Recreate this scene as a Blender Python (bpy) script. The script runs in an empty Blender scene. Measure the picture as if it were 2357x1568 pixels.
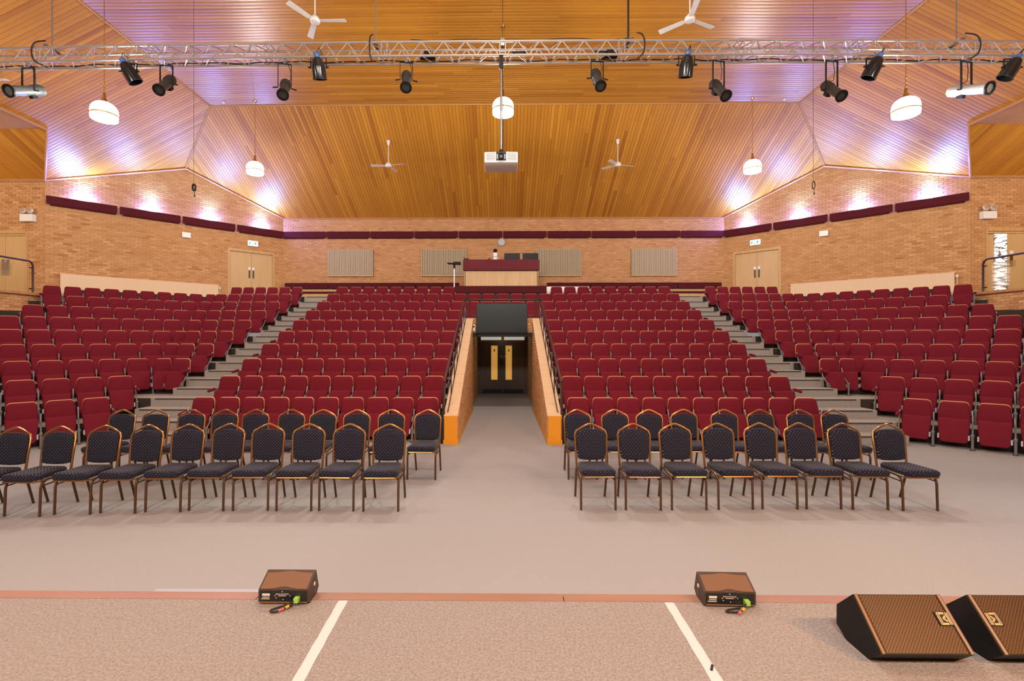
import bpy, math, random
from mathutils import Vector, Matrix
random.seed(7)
SC = bpy.context.scene
C = SC.collection
PI = math.pi

# ------------------------------------------------------------------ camera, world, lights, exposure
cam_d = bpy.data.cameras.new('camera'); cam = bpy.data.objects.new('camera', cam_d); C.objects.link(cam)
cam.location = (0, 0, 1.965); cam.rotation_euler = (PI/2, 0, math.radians(.65))
cam_d.sensor_width = 36; cam_d.lens = 36*1113/2357; cam_d.shift_x = .01448; cam_d.clip_end = 100
SC.camera = cam
SC.view_settings.view_transform = 'Standard'; SC.view_settings.look = 'None'
SC.view_settings.gamma = 1; SC.view_settings.use_curve_mapping = False
SC.view_settings.exposure = -0.17
W = bpy.data.worlds.new('world'); SC.world = W; W.use_nodes = True
W.node_tree.nodes['Background'].inputs[0].default_value = (1, .95, .9, 1)
W.node_tree.nodes['Background'].inputs[1].default_value = .3
SC.cycles.max_bounces = 6; SC.cycles.diffuse_bounces = 4; SC.cycles.glossy_bounces = 3
SC.cycles.sample_clamp_indirect = 4

def aim(o, target):
    o.rotation_euler = (Vector(target)-o.location).to_track_quat('-Z', 'Y').to_euler()
def light(kind, name, loc, power, color, radius=.2, target=None, size=None, blend=.6):
    d = bpy.data.lights.new(name, kind); d.energy = power; d.color = color
    o = bpy.data.objects.new(name, d); C.objects.link(o); o.location = loc
    if kind == 'AREA': d.shape = 'RECTANGLE'; d.size = radius[0]; d.size_y = radius[1]
    else: d.shadow_soft_size = radius
    if kind == 'SPOT': d.spot_size = math.radians(size); d.spot_blend = blend
    if target: aim(o, target)
    return o
WARM = (1, .91, .80)
for x, y, z, p in [(-9, 5, 7.2, 420), (9, 5, 7.2, 420), (0, 6.2, 7.8, 600), (-16.5, 10.5, 6.6, 420), (16.5, 10.5, 6.6, 420)]:  # unseen fill points added to brighten hall and wings, standing in for further lamps
    light('POINT', 'room_fill_light', (x, y, z), p, WARM, .3)
for x in (-5, 0, 5):                                         # unseen area fills, added so the seat fronts look lit
    light('AREA', 'seat_fill_light', (x, -2.5, 6.8), 640 if x == 0 else 370, (1, .93, .86), (2.0, 1.0), (x*1.5, 13, 1.5))
for x, y, z, tx, ty, p in [(-4.2, -1.5, 4.8, -1.0, 4.6, 900), (5.2, -.6, 4.4, .6, 4.3, 1150)]:  # amber lamps beside the stage
    light('SPOT', 'amber_stage_light', (x, y, z), p, (1, .43, .11), .10, (tx, ty, 0), 95, .9)
for x, z, a in [(-7.06, 7.36, (.04, -.69, -.73)), (-4.55, 7.24, (.19, -.66, -.73)), (-2.0, 7.38, (.10, -.64, -.77)), (1.955, 7.39, (.07, -.63, -.78)),
                (4.46, 7.17, (.13, -.66, -.75)), (6.80, 7.15, (.08, -.70, -.72))]:   # beams of the truss spotlights, from each lens
    p = Vector((x, 10.02, z))+Vector(a)*.44
    light('SPOT', 'spotlight_beam', p, 620, (1, .97, .96), .05, p+Vector(a), 46, .8)
def wallpt(k, side, off=0.0):                                # point on the slanted side wall, k metres along each axis
    n = off*.70711
    return (side*(9.57+k-n), 21-k-n)
for s in (-1, 1):                                            # LED uplights standing on the wall pelmets
    for i, k in enumerate((.67, 2.02, 3.36, 4.70)):
        x, y = wallpt(k, s, .22)
        tx, ty = wallpt(k, s, .75)
        light('SPOT', 'uplight_beam', (x, y, 6.80), 165, (.27, .60, 1.0), .06, (tx, ty, 8.6), 125, .9)
        x, y = wallpt(k, s, .085)
        light('POINT', 'uplight_halo', (x, y, 6.76), 240, (.17, .22, 1.0), .06)

# ------------------------------------------------------------------ materials
def mat(name, col, rough=.6, metal=0.0, emit=0.0, spec=.5, noise=None, bump=None, coat=0):
    m = bpy.data.materials.new(name); m.use_nodes = True
    nt = m.node_tree; b = nt.nodes['Principled BSDF']
    b.inputs['Base Color'].default_value = (*col, 1); b.inputs['Roughness'].default_value = rough
    b.inputs['Metallic'].default_value = metal; b.inputs['Specular IOR Level'].default_value = spec
    b.inputs['Coat Weight'].default_value = coat
    if emit: b.inputs['Emission Color'].default_value = (*col, 1); b.inputs['Emission Strength'].default_value = emit
    if noise or bump:
        tc = nt.nodes.new('ShaderNodeTexCoord')
    if noise:
        sc, amt, col2 = noise
        mp = nt.nodes.new('ShaderNodeMapping'); nz = nt.nodes.new('ShaderNodeTexNoise')
        mp.inputs['Scale'].default_value = sc if isinstance(sc, tuple) else (sc, sc, sc)
        nz.inputs['Scale'].default_value = 1; nz.inputs['Detail'].default_value = 4
        rp = nt.nodes.new('ShaderNodeMapRange'); rp.inputs[1].default_value = .5-amt; rp.inputs[2].default_value = .5+amt
        mx = nt.nodes.new('ShaderNodeMix'); mx.data_type = 'RGBA'
        mx.inputs[6].default_value = (*col, 1); mx.inputs[7].default_value = (*col2, 1)
        L = nt.links.new
        L(tc.outputs['Object'], mp.inputs[0]); L(mp.outputs[0], nz.inputs[0]); L(nz.outputs[0], rp.inputs[0])
        L(rp.outputs[0], mx.inputs[0]); L(mx.outputs[2], b.inputs['Base Color'])
    if bump:
        sc, st = bump
        n2 = nt.nodes.new('ShaderNodeTexNoise'); n2.inputs['Scale'].default_value = sc; n2.inputs['Detail'].default_value = 2
        bp = nt.nodes.new('ShaderNodeBump'); bp.inputs['Strength'].default_value = st; bp.inputs['Distance'].default_value = .01
        nt.links.new(tc.outputs['Object'], n2.inputs[0]); nt.links.new(n2.outputs[0], bp.inputs['Height']); nt.links.new(bp.outputs[0], b.inputs['Normal'])
    return m

def tone_mat(name, dark, light_, rough, scale, grain=.35, spec=.5, coat=0):
    """colour between two tones picked per piece by the mesh attribute tone, with a stretched grain"""
    m = mat(name, dark, rough, spec=spec, coat=coat); nt = m.node_tree; b = nt.nodes['Principled BSDF']; L = nt.links.new
    at = nt.nodes.new('ShaderNodeAttribute'); at.attribute_name = 'tone'
    tc = nt.nodes.new('ShaderNodeTexCoord'); mp = nt.nodes.new('ShaderNodeMapping'); mp.inputs['Scale'].default_value = scale
    nz = nt.nodes.new('ShaderNodeTexNoise'); nz.inputs['Scale'].default_value = 1; nz.inputs['Detail'].default_value = 3
    a = nt.nodes.new('ShaderNodeMath'); a.operation = 'MULTIPLY_ADD'; a.inputs[1].default_value = grain; a.inputs[2].default_value = -grain/2
    s = nt.nodes.new('ShaderNodeMath'); s.operation = 'ADD'; s.use_clamp = True
    mx = nt.nodes.new('ShaderNodeMix'); mx.data_type = 'RGBA'
    mx.inputs[6].default_value = (*dark, 1); mx.inputs[7].default_value = (*light_, 1)
    L(tc.outputs['Object'], mp.inputs[0]); L(mp.outputs[0], nz.inputs[0]); L(nz.outputs[0], a.inputs[0])
    L(a.outputs[0], s.inputs[0]); L(at.outputs['Fac'], s.inputs[1]); L(s.outputs[0], mx.inputs[0]); L(mx.outputs[2], b.inputs['Base Color'])
    return m

M_BRICK = tone_mat('brick_clay', (.40, .175, .056), (.64, .37, .168), .75, (9, 9, 30), .5, .3)
M_MORTAR = mat('mortar', (.52, .31, .16), .9)
PL_D, PL_L = (.42, .145, .006), (.78, .365, .028)
M_PLANK_X = tone_mat('varnished_board_across', PL_D, PL_L, .36, (.7, 26, 26), .3, 1.0)
M_PLANK_Y = tone_mat('varnished_board_along', PL_D, PL_L, .50, (26, .7, .7), .3, 1.0)
M_PLANK_S = tone_mat('varnished_board_side', PL_D, PL_L, .50, (.7, 26, .7), .3, 1.0)
M_GROOVE = mat('board_groove', (.22, .075, .010), .7)
M_TRIM = mat('pale_wood_trim', (.60, .33, .15), .45, noise=((2, 2, 20), .3, (.5, .25, .1)))
M_CARPET = mat('grey_beige_carpet', (.345, .335, .332), .95, spec=.1, noise=(90, .35, (.283, .272, .265)), bump=(220, .5))
M_STAGE = mat('stage_carpet', (.36, .315, .29), .95, spec=.1, noise=(75, .22, (.21, .18, .16)), bump=(160, .7))
M_STEP = mat('step_carpet', (.40, .365, .335), .95, spec=.1, noise=(60, .3, (.24, .215, .19)), bump=(160, .5))
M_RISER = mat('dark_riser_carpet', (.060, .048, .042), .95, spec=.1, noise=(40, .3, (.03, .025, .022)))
M_NOSING = mat('step_nosing', (.05, .045, .04), .6)
M_RED = mat('maroon_upholstery', (.158, .0135, .025), .88, spec=.08, noise=(60, .3, (.135, .011, .020)), bump=(400, .25))
M_DKRED = mat('dark_maroon_fabric', (.095, .013, .019), .9, spec=.15, noise=(40, .3, (.075, .010, .015)))
M_SHELL = mat('seat_back_ply_edge', (.62, .30, .10), .4)
M_STEEL = mat('grey_painted_steel', (.20, .205, .21), .4, .4)
M_DKSTEEL = mat('dark_steel', (.05, .052, .055), .5, .3)
M_BLACK = mat('black_paint', (.008, .008, .0085), .5, spec=.25)
M_BLACKG = mat('black_gloss', (.012, .013, .014), .18)
M_RUBBER = mat('black_cable', (.01, .01, .01), .6)
M_BRONZE = mat('bronze_tube', (.42, .235, .10), .28, .9)
M_LEG = mat('dark_bronze_tube', (.13, .075, .04), .35, .75)
M_ALU = mat('aluminium_tube', (.62, .62, .62), .32, .75)
M_SILVER = mat('silver_lamp_body', (.42, .45, .46), .32, .55)
M_WHITE = mat('white_plastic', (.80, .80, .78), .4)
M_RADI = mat('cream_radiator', (.74, .55, .36), .4)
M_DOOR = mat('light_oak_veneer', (.62, .42, .20), .4, noise=((6, 6, .8), .3, (.55, .35, .15)))
M_DKDOOR = mat('dark_door', (.075, .042, .020), .4, noise=((8, 8, 1), .3, (.045, .024, .012)))
M_OAK = mat('desk_oak', (.62, .40, .17), .4, noise=((12, 12, .8), .3, (.50, .28, .10)))
M_ENDWOOD = mat('orange_varnished_end', (.64, .265, .016), .5, spec=.3, noise=((10, 10, 1.2), .3, (.62, .24, .012)))
M_BROWNRAIL = mat('brown_painted_rail', (.045, .018, .014), .35)
M_BRASS = mat('brass', (.75, .52, .18), .25, 1)
M_GLOW = mat('lit_opal_glass', (1, .96, .88), .4, emit=7)
M_GREENLIT = mat('lit_exit_green', (.62, .98, .85), .4, emit=.9)
M_ARROW = mat('exit_pictogram', (.12, .55, .42), .5)
M_SLAT = mat('slat_ash', (.66, .53, .34), .6)
M_SLATGAP = mat('slat_backing', (.055, .05, .035), .9)
M_TAPE = mat('white_floor_tape', (.52, .50, .48), .6)
M_LAM = mat('clear_glass', (.9, .95, .95), .05); _b = M_LAM.node_tree.nodes['Principled BSDF']
_b.inputs['Transmission Weight'].default_value = 1; _b.inputs['IOR'].default_value = 1.02; _b.inputs['Alpha'].default_value = .35
M_ORANGE = mat('lit_orange_pane', (.80, .42, .08), .3, emit=.55)
M_LOBBY = mat('lit_lobby_pane', (.62, .66, .60), .3, emit=.55)
M_DAY = mat('daylit_pane', (1, 1, 1), .3, emit=1.0)
M_GREEN = mat('green_plug', (.28, .55, .08), .4)
M_ORNG = mat('orange_tape', (.85, .35, .02), .5)
M_PINK = mat('pink_tag', (.5, .1, .13), .6)
M_PRINT = mat('pale_print', (.72, .62, .52), .6)
M_BLUE = mat('blue_connector', (.05, .14, .42), .4)
M_LENS = mat('lens_glass', (.10, .12, .13), .08, coat=.5)
M_GREYG = mat('grey_lens_panel', (.22, .26, .27), .3)

def fabric(name, base, dot, sc):
    m = mat(name, base, .85, spec=.2); nt = m.node_tree; b = nt.nodes['Principled BSDF']; L = nt.links.new
    N = nt.nodes.new
    tc = N('ShaderNodeTexCoord'); sp = N('ShaderNodeSeparateXYZ'); sn = N('ShaderNodeSeparateXYZ'); ad = N('ShaderNodeMath'); ad.operation = 'ADD'
    ca = N('ShaderNodeCombineXYZ'); cb = N('ShaderNodeCombineXYZ'); ab = N('ShaderNodeMath'); ab.operation = 'ABSOLUTE'
    gt = N('ShaderNodeMath'); gt.operation = 'GREATER_THAN'; gt.inputs[1].default_value = .6
    mv = N('ShaderNodeMix'); mv.data_type = 'VECTOR'
    L(tc.outputs['Object'], sp.inputs[0]); L(tc.outputs['Normal'], sn.inputs[0]); L(sn.outputs[2], ab.inputs[0]); L(ab.outputs[0], gt.inputs[0])
    L(sp.outputs[0], ad.inputs[0]); L(sp.outputs[1], ad.inputs[1])
    L(ad.outputs[0], ca.inputs[0]); L(sp.outputs[2], ca.inputs[1]); L(sp.outputs[0], cb.inputs[0]); L(sp.outputs[1], cb.inputs[1])
    L(gt.outputs[0], mv.inputs[0]); L(ca.outputs[0], mv.inputs[4]); L(cb.outputs[0], mv.inputs[5])
    mp = N('ShaderNodeMapping'); mp.inputs['Rotation'].default_value = (0, 0, .78)
    v = N('ShaderNodeTexVoronoi'); v.voronoi_dimensions = '2D'; v.inputs['Scale'].default_value = sc; v.inputs['Randomness'].default_value = .1
    lt = N('ShaderNodeMath'); lt.operation = 'LESS_THAN'; lt.inputs[1].default_value = .12
    mx = N('ShaderNodeMix'); mx.data_type = 'RGBA'; mx.inputs[6].default_value = (*base, 1); mx.inputs[7].default_value = (*dot, 1)
    L(mv.outputs[1], mp.inputs[0]); L(mp.outputs[0], v.inputs['Vector']); L(v.outputs['Distance'], lt.inputs[0]); L(lt.outputs[0], mx.inputs[0]); L(mx.outputs[2], b.inputs['Base Color'])
    b.inputs['Sheen Weight'].default_value = .10; b.inputs['Sheen Roughness'].default_value = .4
    return m
M_NAVY = fabric('navy_dotted_fabric', (.009, .010, .023), (.22, .20, .19), 36)

def grille_mat():
    m = mat('perforated_grille', (.10, .06, .035), .45, .5); nt = m.node_tree; b = nt.nodes['Principled BSDF']; L = nt.links.new
    tc = nt.nodes.new('ShaderNodeTexCoord'); mp = nt.nodes.new('ShaderNodeMapping'); mp.inputs['Scale'].default_value = (1, 1.4, 0)
    v = nt.nodes.new('ShaderNodeTexVoronoi'); v.inputs['Scale'].default_value = 82; v.inputs['Randomness'].default_value = 0
    v.voronoi_dimensions = '2D'
    lt = nt.nodes.new('ShaderNodeMath'); lt.operation = 'LESS_THAN'; lt.inputs[1].default_value = .34
    mx = nt.nodes.new('ShaderNodeMix'); mx.data_type = 'RGBA'; mx.inputs[6].default_value = (.070, .033, .013, 1); mx.inputs[7].default_value = (.004, .003, .003, 1)
    mp.inputs['Rotation'].default_value = (0, 0, .78)
    L(tc.outputs['Object'], mp.inputs[0]); L(mp.outputs[0], v.inputs['Vector']); L(v.outputs['Distance'], lt.inputs[0]); L(lt.outputs[0], mx.inputs[0]); L(mx.outputs[2], b.inputs['Base Color'])
    return m
M_GRILLE = grille_mat()

def leaded_mat():
    m = mat('daylit_patterned_glass', (1, 1, 1), .3); nt = m.node_tree; b = nt.nodes['Principled BSDF']; L = nt.links.new
    tc = nt.nodes.new('ShaderNodeTexCoord'); mp = nt.nodes.new('ShaderNodeMapping'); mp.inputs['Scale'].default_value = (2.2, 2.2, 7)
    nz = nt.nodes.new('ShaderNodeTexNoise'); nz.inputs['Scale'].default_value = 1.3; nz.inputs['Detail'].default_value = 3
    s = nt.nodes.new('ShaderNodeMath'); s.operation = 'SUBTRACT'; s.inputs[1].default_value = .5
    a = nt.nodes.new('ShaderNodeMath'); a.operation = 'ABSOLUTE'
    lt = nt.nodes.new('ShaderNodeMath'); lt.operation = 'LESS_THAN'; lt.inputs[1].default_value = .035
    mx = nt.nodes.new('ShaderNodeMix'); mx.data_type = 'RGBA'; mx.inputs[6].default_value = (1, 1, 1, 1); mx.inputs[7].default_value = (.08, .09, .08, 1)
    L(tc.outputs['Object'], mp.inputs[0]); L(mp.outputs[0], nz.inputs[0]); L(nz.outputs[0], s.inputs[0]); L(s.outputs[0], a.inputs[0]); L(a.outputs[0], lt.inputs[0]); L(lt.outputs[0], mx.inputs[0])
    L(mx.outputs[2], b.inputs['Base Color']); L(mx.outputs[2], b.inputs['Emission Color']); b.inputs['Emission Strength'].default_value = .55
    return m
M_LEADED = leaded_mat()

# ------------------------------------------------------------------ mesh builder
class MB:
    def __init__(s): s.v = []; s.f = []; s.mi = []; s.t = None
    def add(s, vs, fs, mi=0, tone=None):
        n = len(s.v); s.v += [tuple(p) for p in vs]; s.f += [tuple(n+i for i in f) for f in fs]; s.mi += [mi]*len(fs)
        if tone is not None:
            if s.t is None: s.t = []
            s.t += [tone]*len(vs)
        return s
    def box(s, c, d, rot=None, mi=0, tone=None):
        x, y, z = (q/2 for q in d); c = Vector(c)
        vs = [Vector(p) for p in ((-x,-y,-z),(x,-y,-z),(x,y,-z),(-x,y,-z),(-x,-y,z),(x,-y,z),(x,y,z),(-x,y,z))]
        if rot is not None: vs = [rot @ p for p in vs]
        return s.add([p+c for p in vs], [(0,3,2,1),(4,5,6,7),(0,1,5,4),(1,2,6,5),(2,3,7,6),(3,0,4,7)], mi, tone)
    def b2(s, lo, hi, mi=0, tone=None):
        return s.box([(a+b)/2 for a, b in zip(lo, hi)], [b-a for a, b in zip(lo, hi)], None, mi, tone)
    def tube(s, pts, r, n=8, mi=0, closed=False):
        pts = [Vector(p) for p in pts]; N = len(pts); rings = []
        up = None
        for i, p in enumerate(pts):
            a = pts[i-1] if (i or closed) else p; b = pts[(i+1) % N] if (i < N-1 or closed) else p
            t = (b-a).normalized()
            if up is None:
                up = Vector((0,0,1)) if abs(t.z) < .9 else Vector((1,0,0))
            u = (up - t*up.dot(t)).normalized(); w = t.cross(u); up = u
            rr = r[i] if isinstance(r, (list, tuple)) else r
            rings.append([p + (u*math.cos(2*PI*k/n)+w*math.sin(2*PI*k/n))*rr for k in range(n)])
        vs = [q for R in rings for q in R]; fs = []
        for i in range(N if closed else N-1):
            j = (i+1) % N
            for k in range(n): fs.append((i*n+k, i*n+(k+1) % n, j*n+(k+1) % n, j*n+k))
        if not closed: fs += [tuple(range(n-1, -1, -1)), tuple((N-1)*n+k for k in range(n))]
        return s.add(vs, fs, mi)
    def lathe(s, prof, c=(0,0,0), n=16, M=None, mi=0, cap=True):
        vs = []; fs = []; c = Vector(c)
        for r, z in prof:
            for k in range(n):
                p = Vector((r*math.cos(2*PI*k/n), r*math.sin(2*PI*k/n), z))
                vs.append((M @ p if M is not None else p)+c)
        for i in range(len(prof)-1):
            for k in range(n): fs.append((i*n+k, i*n+(k+1) % n, (i+1)*n+(k+1) % n, (i+1)*n+k))
        if cap:
            if prof[0][0] > 1e-4: fs.append(tuple(range(n-1, -1, -1)))
            if prof[-1][0] > 1e-4: fs.append(tuple((len(prof)-1)*n+k for k in range(n)))
        return s.add(vs, fs, mi)
    def prism(s, prof, a, b, f, mi=0):
        """polygon prof swept from a to b; f(u, v, w) gives the point"""
        n = len(prof)
        vs = [f(u, v, a) for u, v in prof]+[f(u, v, b) for u, v in prof]
        fs = [tuple(range(n-1, -1, -1)), tuple(range(n, 2*n))]+[(i, (i+1) % n, n+(i+1) % n, n+i) for i in range(n)]
        return s.add(vs, fs, mi)
    def pad(s, out, layers, f, mi=0):
        """rounded cushion: the outline at several (inset, depth) layers, capped at both ends"""
        n = len(out); cx = sum(p[0] for p in out)/n; cy = sum(p[1] for p in out)/n
        hw = max(abs(p[0]-cx) for p in out); hh = max(abs(p[1]-cy) for p in out); vs = []; fs = []
        for ins, w in layers:
            for u, v in out: vs.append(f(cx+(u-cx)*(1-ins/hw), cy+(v-cy)*(1-ins/hh), w))
        L = len(layers)
        for i in range(L-1):
            for k in range(n): fs.append((i*n+k, i*n+(k+1) % n, (i+1)*n+(k+1) % n, (i+1)*n+k))
        fs += [tuple(range(n-1, -1, -1)), tuple((L-1)*n+k for k in range(n))]
        return s.add(vs, fs, mi)
    def merge(s, o, M, mi): return s.add([M @ Vector(p) for p in o.v], o.f, mi)
    def mesh(s, name, mats, smooth=35):
        me = bpy.data.meshes.new(name); me.from_pydata(s.v, [], s.f)
        for m in (mats if isinstance(mats, (list, tuple)) else [mats]): me.materials.append(m)
        if any(s.mi): me.polygons.foreach_set('material_index', s.mi)
        if s.t:
            a = me.attributes.new('tone', 'FLOAT', 'POINT'); a.data.foreach_set('value', s.t)
        if smooth:
            me.polygons.foreach_set('use_smooth', [True]*len(s.f)); me.set_sharp_from_angle(angle=math.radians(smooth))
        me.update(); return me
    def build(s, name, mats, parent=None, smooth=35, **props):
        o = bpy.data.objects.new(name, s.mesh(name, mats, smooth)); C.objects.link(o)
        if parent is not None: o.parent = parent
        for k, v in props.items(): o[k] = v
        return o

def link(name, me, parent=None, M=None):
    o = bpy.data.objects.new(name, me); C.objects.link(o)
    if parent is not None: o.parent = parent
    if M is not None: o.matrix_local = M
    return o
def thing(name, label, cat, loc=(0,0,0), rz=0, group=None):
    o = bpy.data.objects.new(name, None); C.objects.link(o); o.location = loc; o.rotation_euler = (0,0,rz)
    o.empty_display_size = .1; o['label'] = label; o['category'] = cat
    if group: o['group'] = group
    return o
def tag(o, label, cat, group=None):
    o['label'] = label; o['category'] = cat
    if group: o['group'] = group
    return o
def dup(root, loc, rz=0, label=None, group=None):
    r = root.copy(); C.objects.link(r); r.location = loc; r.rotation_euler = (0,0,rz)
    if label: r['label'] = label
    if group: r['group'] = group
    for ch in root.children:
        c = ch.copy(); C.objects.link(c); c.parent = r
        for g in ch.children:
            d = g.copy(); C.objects.link(d); d.parent = c
    return r
def rrect(w0, w1, z0, z1, r, n=4):
    """outline, bottom width w0 and top width w1, with corners rounded by r (bottom, top)"""
    r0, r1 = r if isinstance(r, tuple) else (r, r); out = []
    for cx, cz, rr, a0 in ((w0/2-r0, z0+r0, r0, -90), (w1/2-r1, z1-r1, r1, 0), (-w1/2+r1, z1-r1, r1, 90), (-w0/2+r0, z0+r0, r0, 180)):
        for i in range(n+1):
            a = math.radians(a0+90*i/n); out.append((cx+rr*math.cos(a), cz+rr*math.sin(a)))
    return out
ORD = 'zeroth first second third fourth fifth sixth seventh eighth ninth tenth eleventh twelfth thirteenth fourteenth fifteenth sixteenth seventeenth'.split()

# ------------------------------------------------------------------ brick walls
BL, BH, JT = .215, .065, .010
BRICK_ME = []
for i in range(9):
    b = MB(); x, z, e = BL/2, BH/2, .003
    t = i/8
    b.add([(-x,0,-z),(x,0,-z),(x,0,z),(-x,0,z),(-x+e,-.012,-z+e),(x-e,-.012,-z+e),(x-e,-.012,z-e),(-x+e,-.012,z-e)],
          [(4,5,6,7),(0,1,5,4),(1,2,6,5),(2,3,7,6),(3,0,4,7)], 0, t)
    BRICK_ME.append(b.mesh('brick', M_BRICK, 0))
def brick_tone(): return min(1, max(0, random.gauss(.57, .15)))
def wall(name, o, u, length, z0, top, cuts=(), keep=300, near=(0,0), singles=True, kind='structure', parent=None, part='bricks', thick=.2):
    """running-bond brick wall from point o along unit direction u; its face looks along n = (u.y, -u.x); top(s) is the height; cuts are door openings (s0, s1, z0, z1)"""
    u = Vector((*u, 0)); n = Vector((u.y, -u.x, 0)); o = Vector((*o, 0))
    P = lambda s, d, z: o+u*s+n*d+Vector((0,0,z))
    mb = MB(); xs = sorted({0, length, *[c for q in cuts for c in q[:2]]}); fine = []
    for a, b in zip(xs, xs[1:]):
        k = max(1, int((b-a)/.7)); fine += [a+(b-a)*i/k for i in range(k)]
    fine.append(length)
    for a, b in zip(fine, fine[1:]):
        m = (a+b)/2; bands = [(z0, None)]
        for c0, c1, cz0, cz1 in cuts:
            if c0 <= m <= c1: bands = ([(z0, cz0)] if cz0 > z0+.01 else [])+[(cz1, None)]
        for lo, hi in bands:
            h0, h1 = (hi, hi) if hi is not None else (top(a), top(b))
            mb.add([P(a,0,lo),P(b,0,lo),P(b,0,h1),P(a,0,h0),P(a,-thick,lo),P(b,-thick,lo),P(b,-thick,h1),P(a,-thick,h0)],
                   [(0,1,2,3),(5,4,7,6),(3,2,6,7),(1,0,4,5),(0,3,7,4),(2,1,5,6)])
    w = mb.build(name, M_MORTAR, parent, 0)
    if kind: w['kind'] = kind
    full = []; J = MB(); row = 0; z = z0
    while True:
        zc = z+BH/2; s = -(row % 2)*(BL+JT)/2; any_ = False
        while s < length:
            a, b = max(s, 0), min(s+BL, length)
            tops = min(top(a), top(b))
            if b-a > .03 and z+BH <= tops+.07:
                any_ = True; ok = True
                for c0, c1, cz0, cz1 in cuts:
                    if zc > cz0 and zc < cz1 and b > c0 and a < c1:
                        if a < c0-.02: b = c0
                        elif b > c1+.02: a = c1
                        else: ok = False
                if ok and b-a > .02:
                    if b-a > BL-.001: full.append((P((a+b)/2, 0, zc), s, zc))
                    else:
                        e = .003; t = brick_tone()
                        J.add([P(a,0,z),P(b,0,z),P(b,0,z+BH),P(a,0,z+BH),P(a+e,.012,z+e),P(b-e,.012,z+e),P(b-e,.012,z+BH-e),P(a+e,.012,z+BH-e)],
                              [(4,5,6,7),(0,1,5,4),(1,2,6,5),(2,3,7,6),(3,0,4,7)], 0, t)
            s += BL+JT
        z += BH+JT; row += 1
        if z > max(top(x) for x in fine): break
    full.sort(key=lambda q: (q[0]-Vector((*near, 4.5))).length)
    R = Matrix((( u.x, -n.x, 0, 0), (u.y, -n.y, 0, 0), (0, 0, 1, 0), (0, 0, 0, 1)))
    for i, (p, s, zc) in enumerate(full):
        if singles and i < keep:
            d = random.uniform(-.002, .002)
            link('brick', random.choice(BRICK_ME) if random.random() < .3 else BRICK_ME[int(brick_tone()*8.99)], w, Matrix.Translation(p+n*d) @ R)
        else:
            x, zz, e = BL/2, BH/2, .003; k = .012
            M = Matrix.Translation(p) @ R
            J.add([M @ Vector(q) for q in ((-x,0,-zz),(x,0,-zz),(x,0,zz),(-x,0,zz),(-x+e,-k,-zz+e),(x-e,-k,-zz+e),(x-e,-k,zz-e),(-x+e,-k,zz-e))],
                  [(4,5,6,7),(0,1,5,4),(1,2,6,5),(2,3,7,6),(3,0,4,7)], 0, brick_tone())
    J.build(part, M_BRICK, w, 0, kind='stuff')
    return w
r2 = math.sqrt(.5)
GY, GX = 21.0, 9.57                       # back wall and its corner
DZ0 = 3.6                                  # gangway floor behind the seats
wall('wall_back', (-GX, GY), (1, 0), 2*GX, 3.4, lambda s: 7.34, near=(0, 15))
SL = 5.38/r2
def gable(s): return 7.25+.495*min(s, SL-s)*r2+.1
dk0, dk1 = .263/r2, 1.558/r2              # door position along the wall from the back corner
def LW(s, d=0): return wallpt(s*r2, -1, d)
def RW(s, d=0): return wallpt(s*r2, 1, d)
wall('wall_left', wallpt(5.38, -1), (r2, r2), SL, 2.6, gable, [(SL-dk1, SL-dk0, DZ0, 5.73)], near=(-13, 14))
wall('wall_right', wallpt(0, 1), (r2, -r2), SL, 2.6, gable, [(dk0, dk1, DZ0, 5.73)], near=(13, 14))
wall('wall_far_left', (-19.5, 15.62), (1, 0), 4.55, 3.37, lambda s: 7.3, [(2.05, 3.98, 3.37, 5.50)], near=(-15.6, 15))
wall('wall_far_right', (14.95, 15.62), (1, 0), 4.55, 3.37, lambda s: 7.3, [(.47, 2.3, 3.37, 5.50)], near=(15.6, 15))
# outer shell that the picture does not show: closes the room behind and beside the camera
def shell(name, lo, hi, m=M_MORTAR):
    o = MB().b2(lo, hi).build(name, m, None, 0); o['kind'] = 'structure'; return o
shell('wall_stage', (-19.7, -6.2, 0), (19.7, -6, 10))
shell('wall_outer_left', (-19.9, -6, 0), (-19.5, 15.8, 8.3)); shell('wall_outer_right', (19.5, -6, 0), (19.9, 15.8, 8.3))

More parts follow.
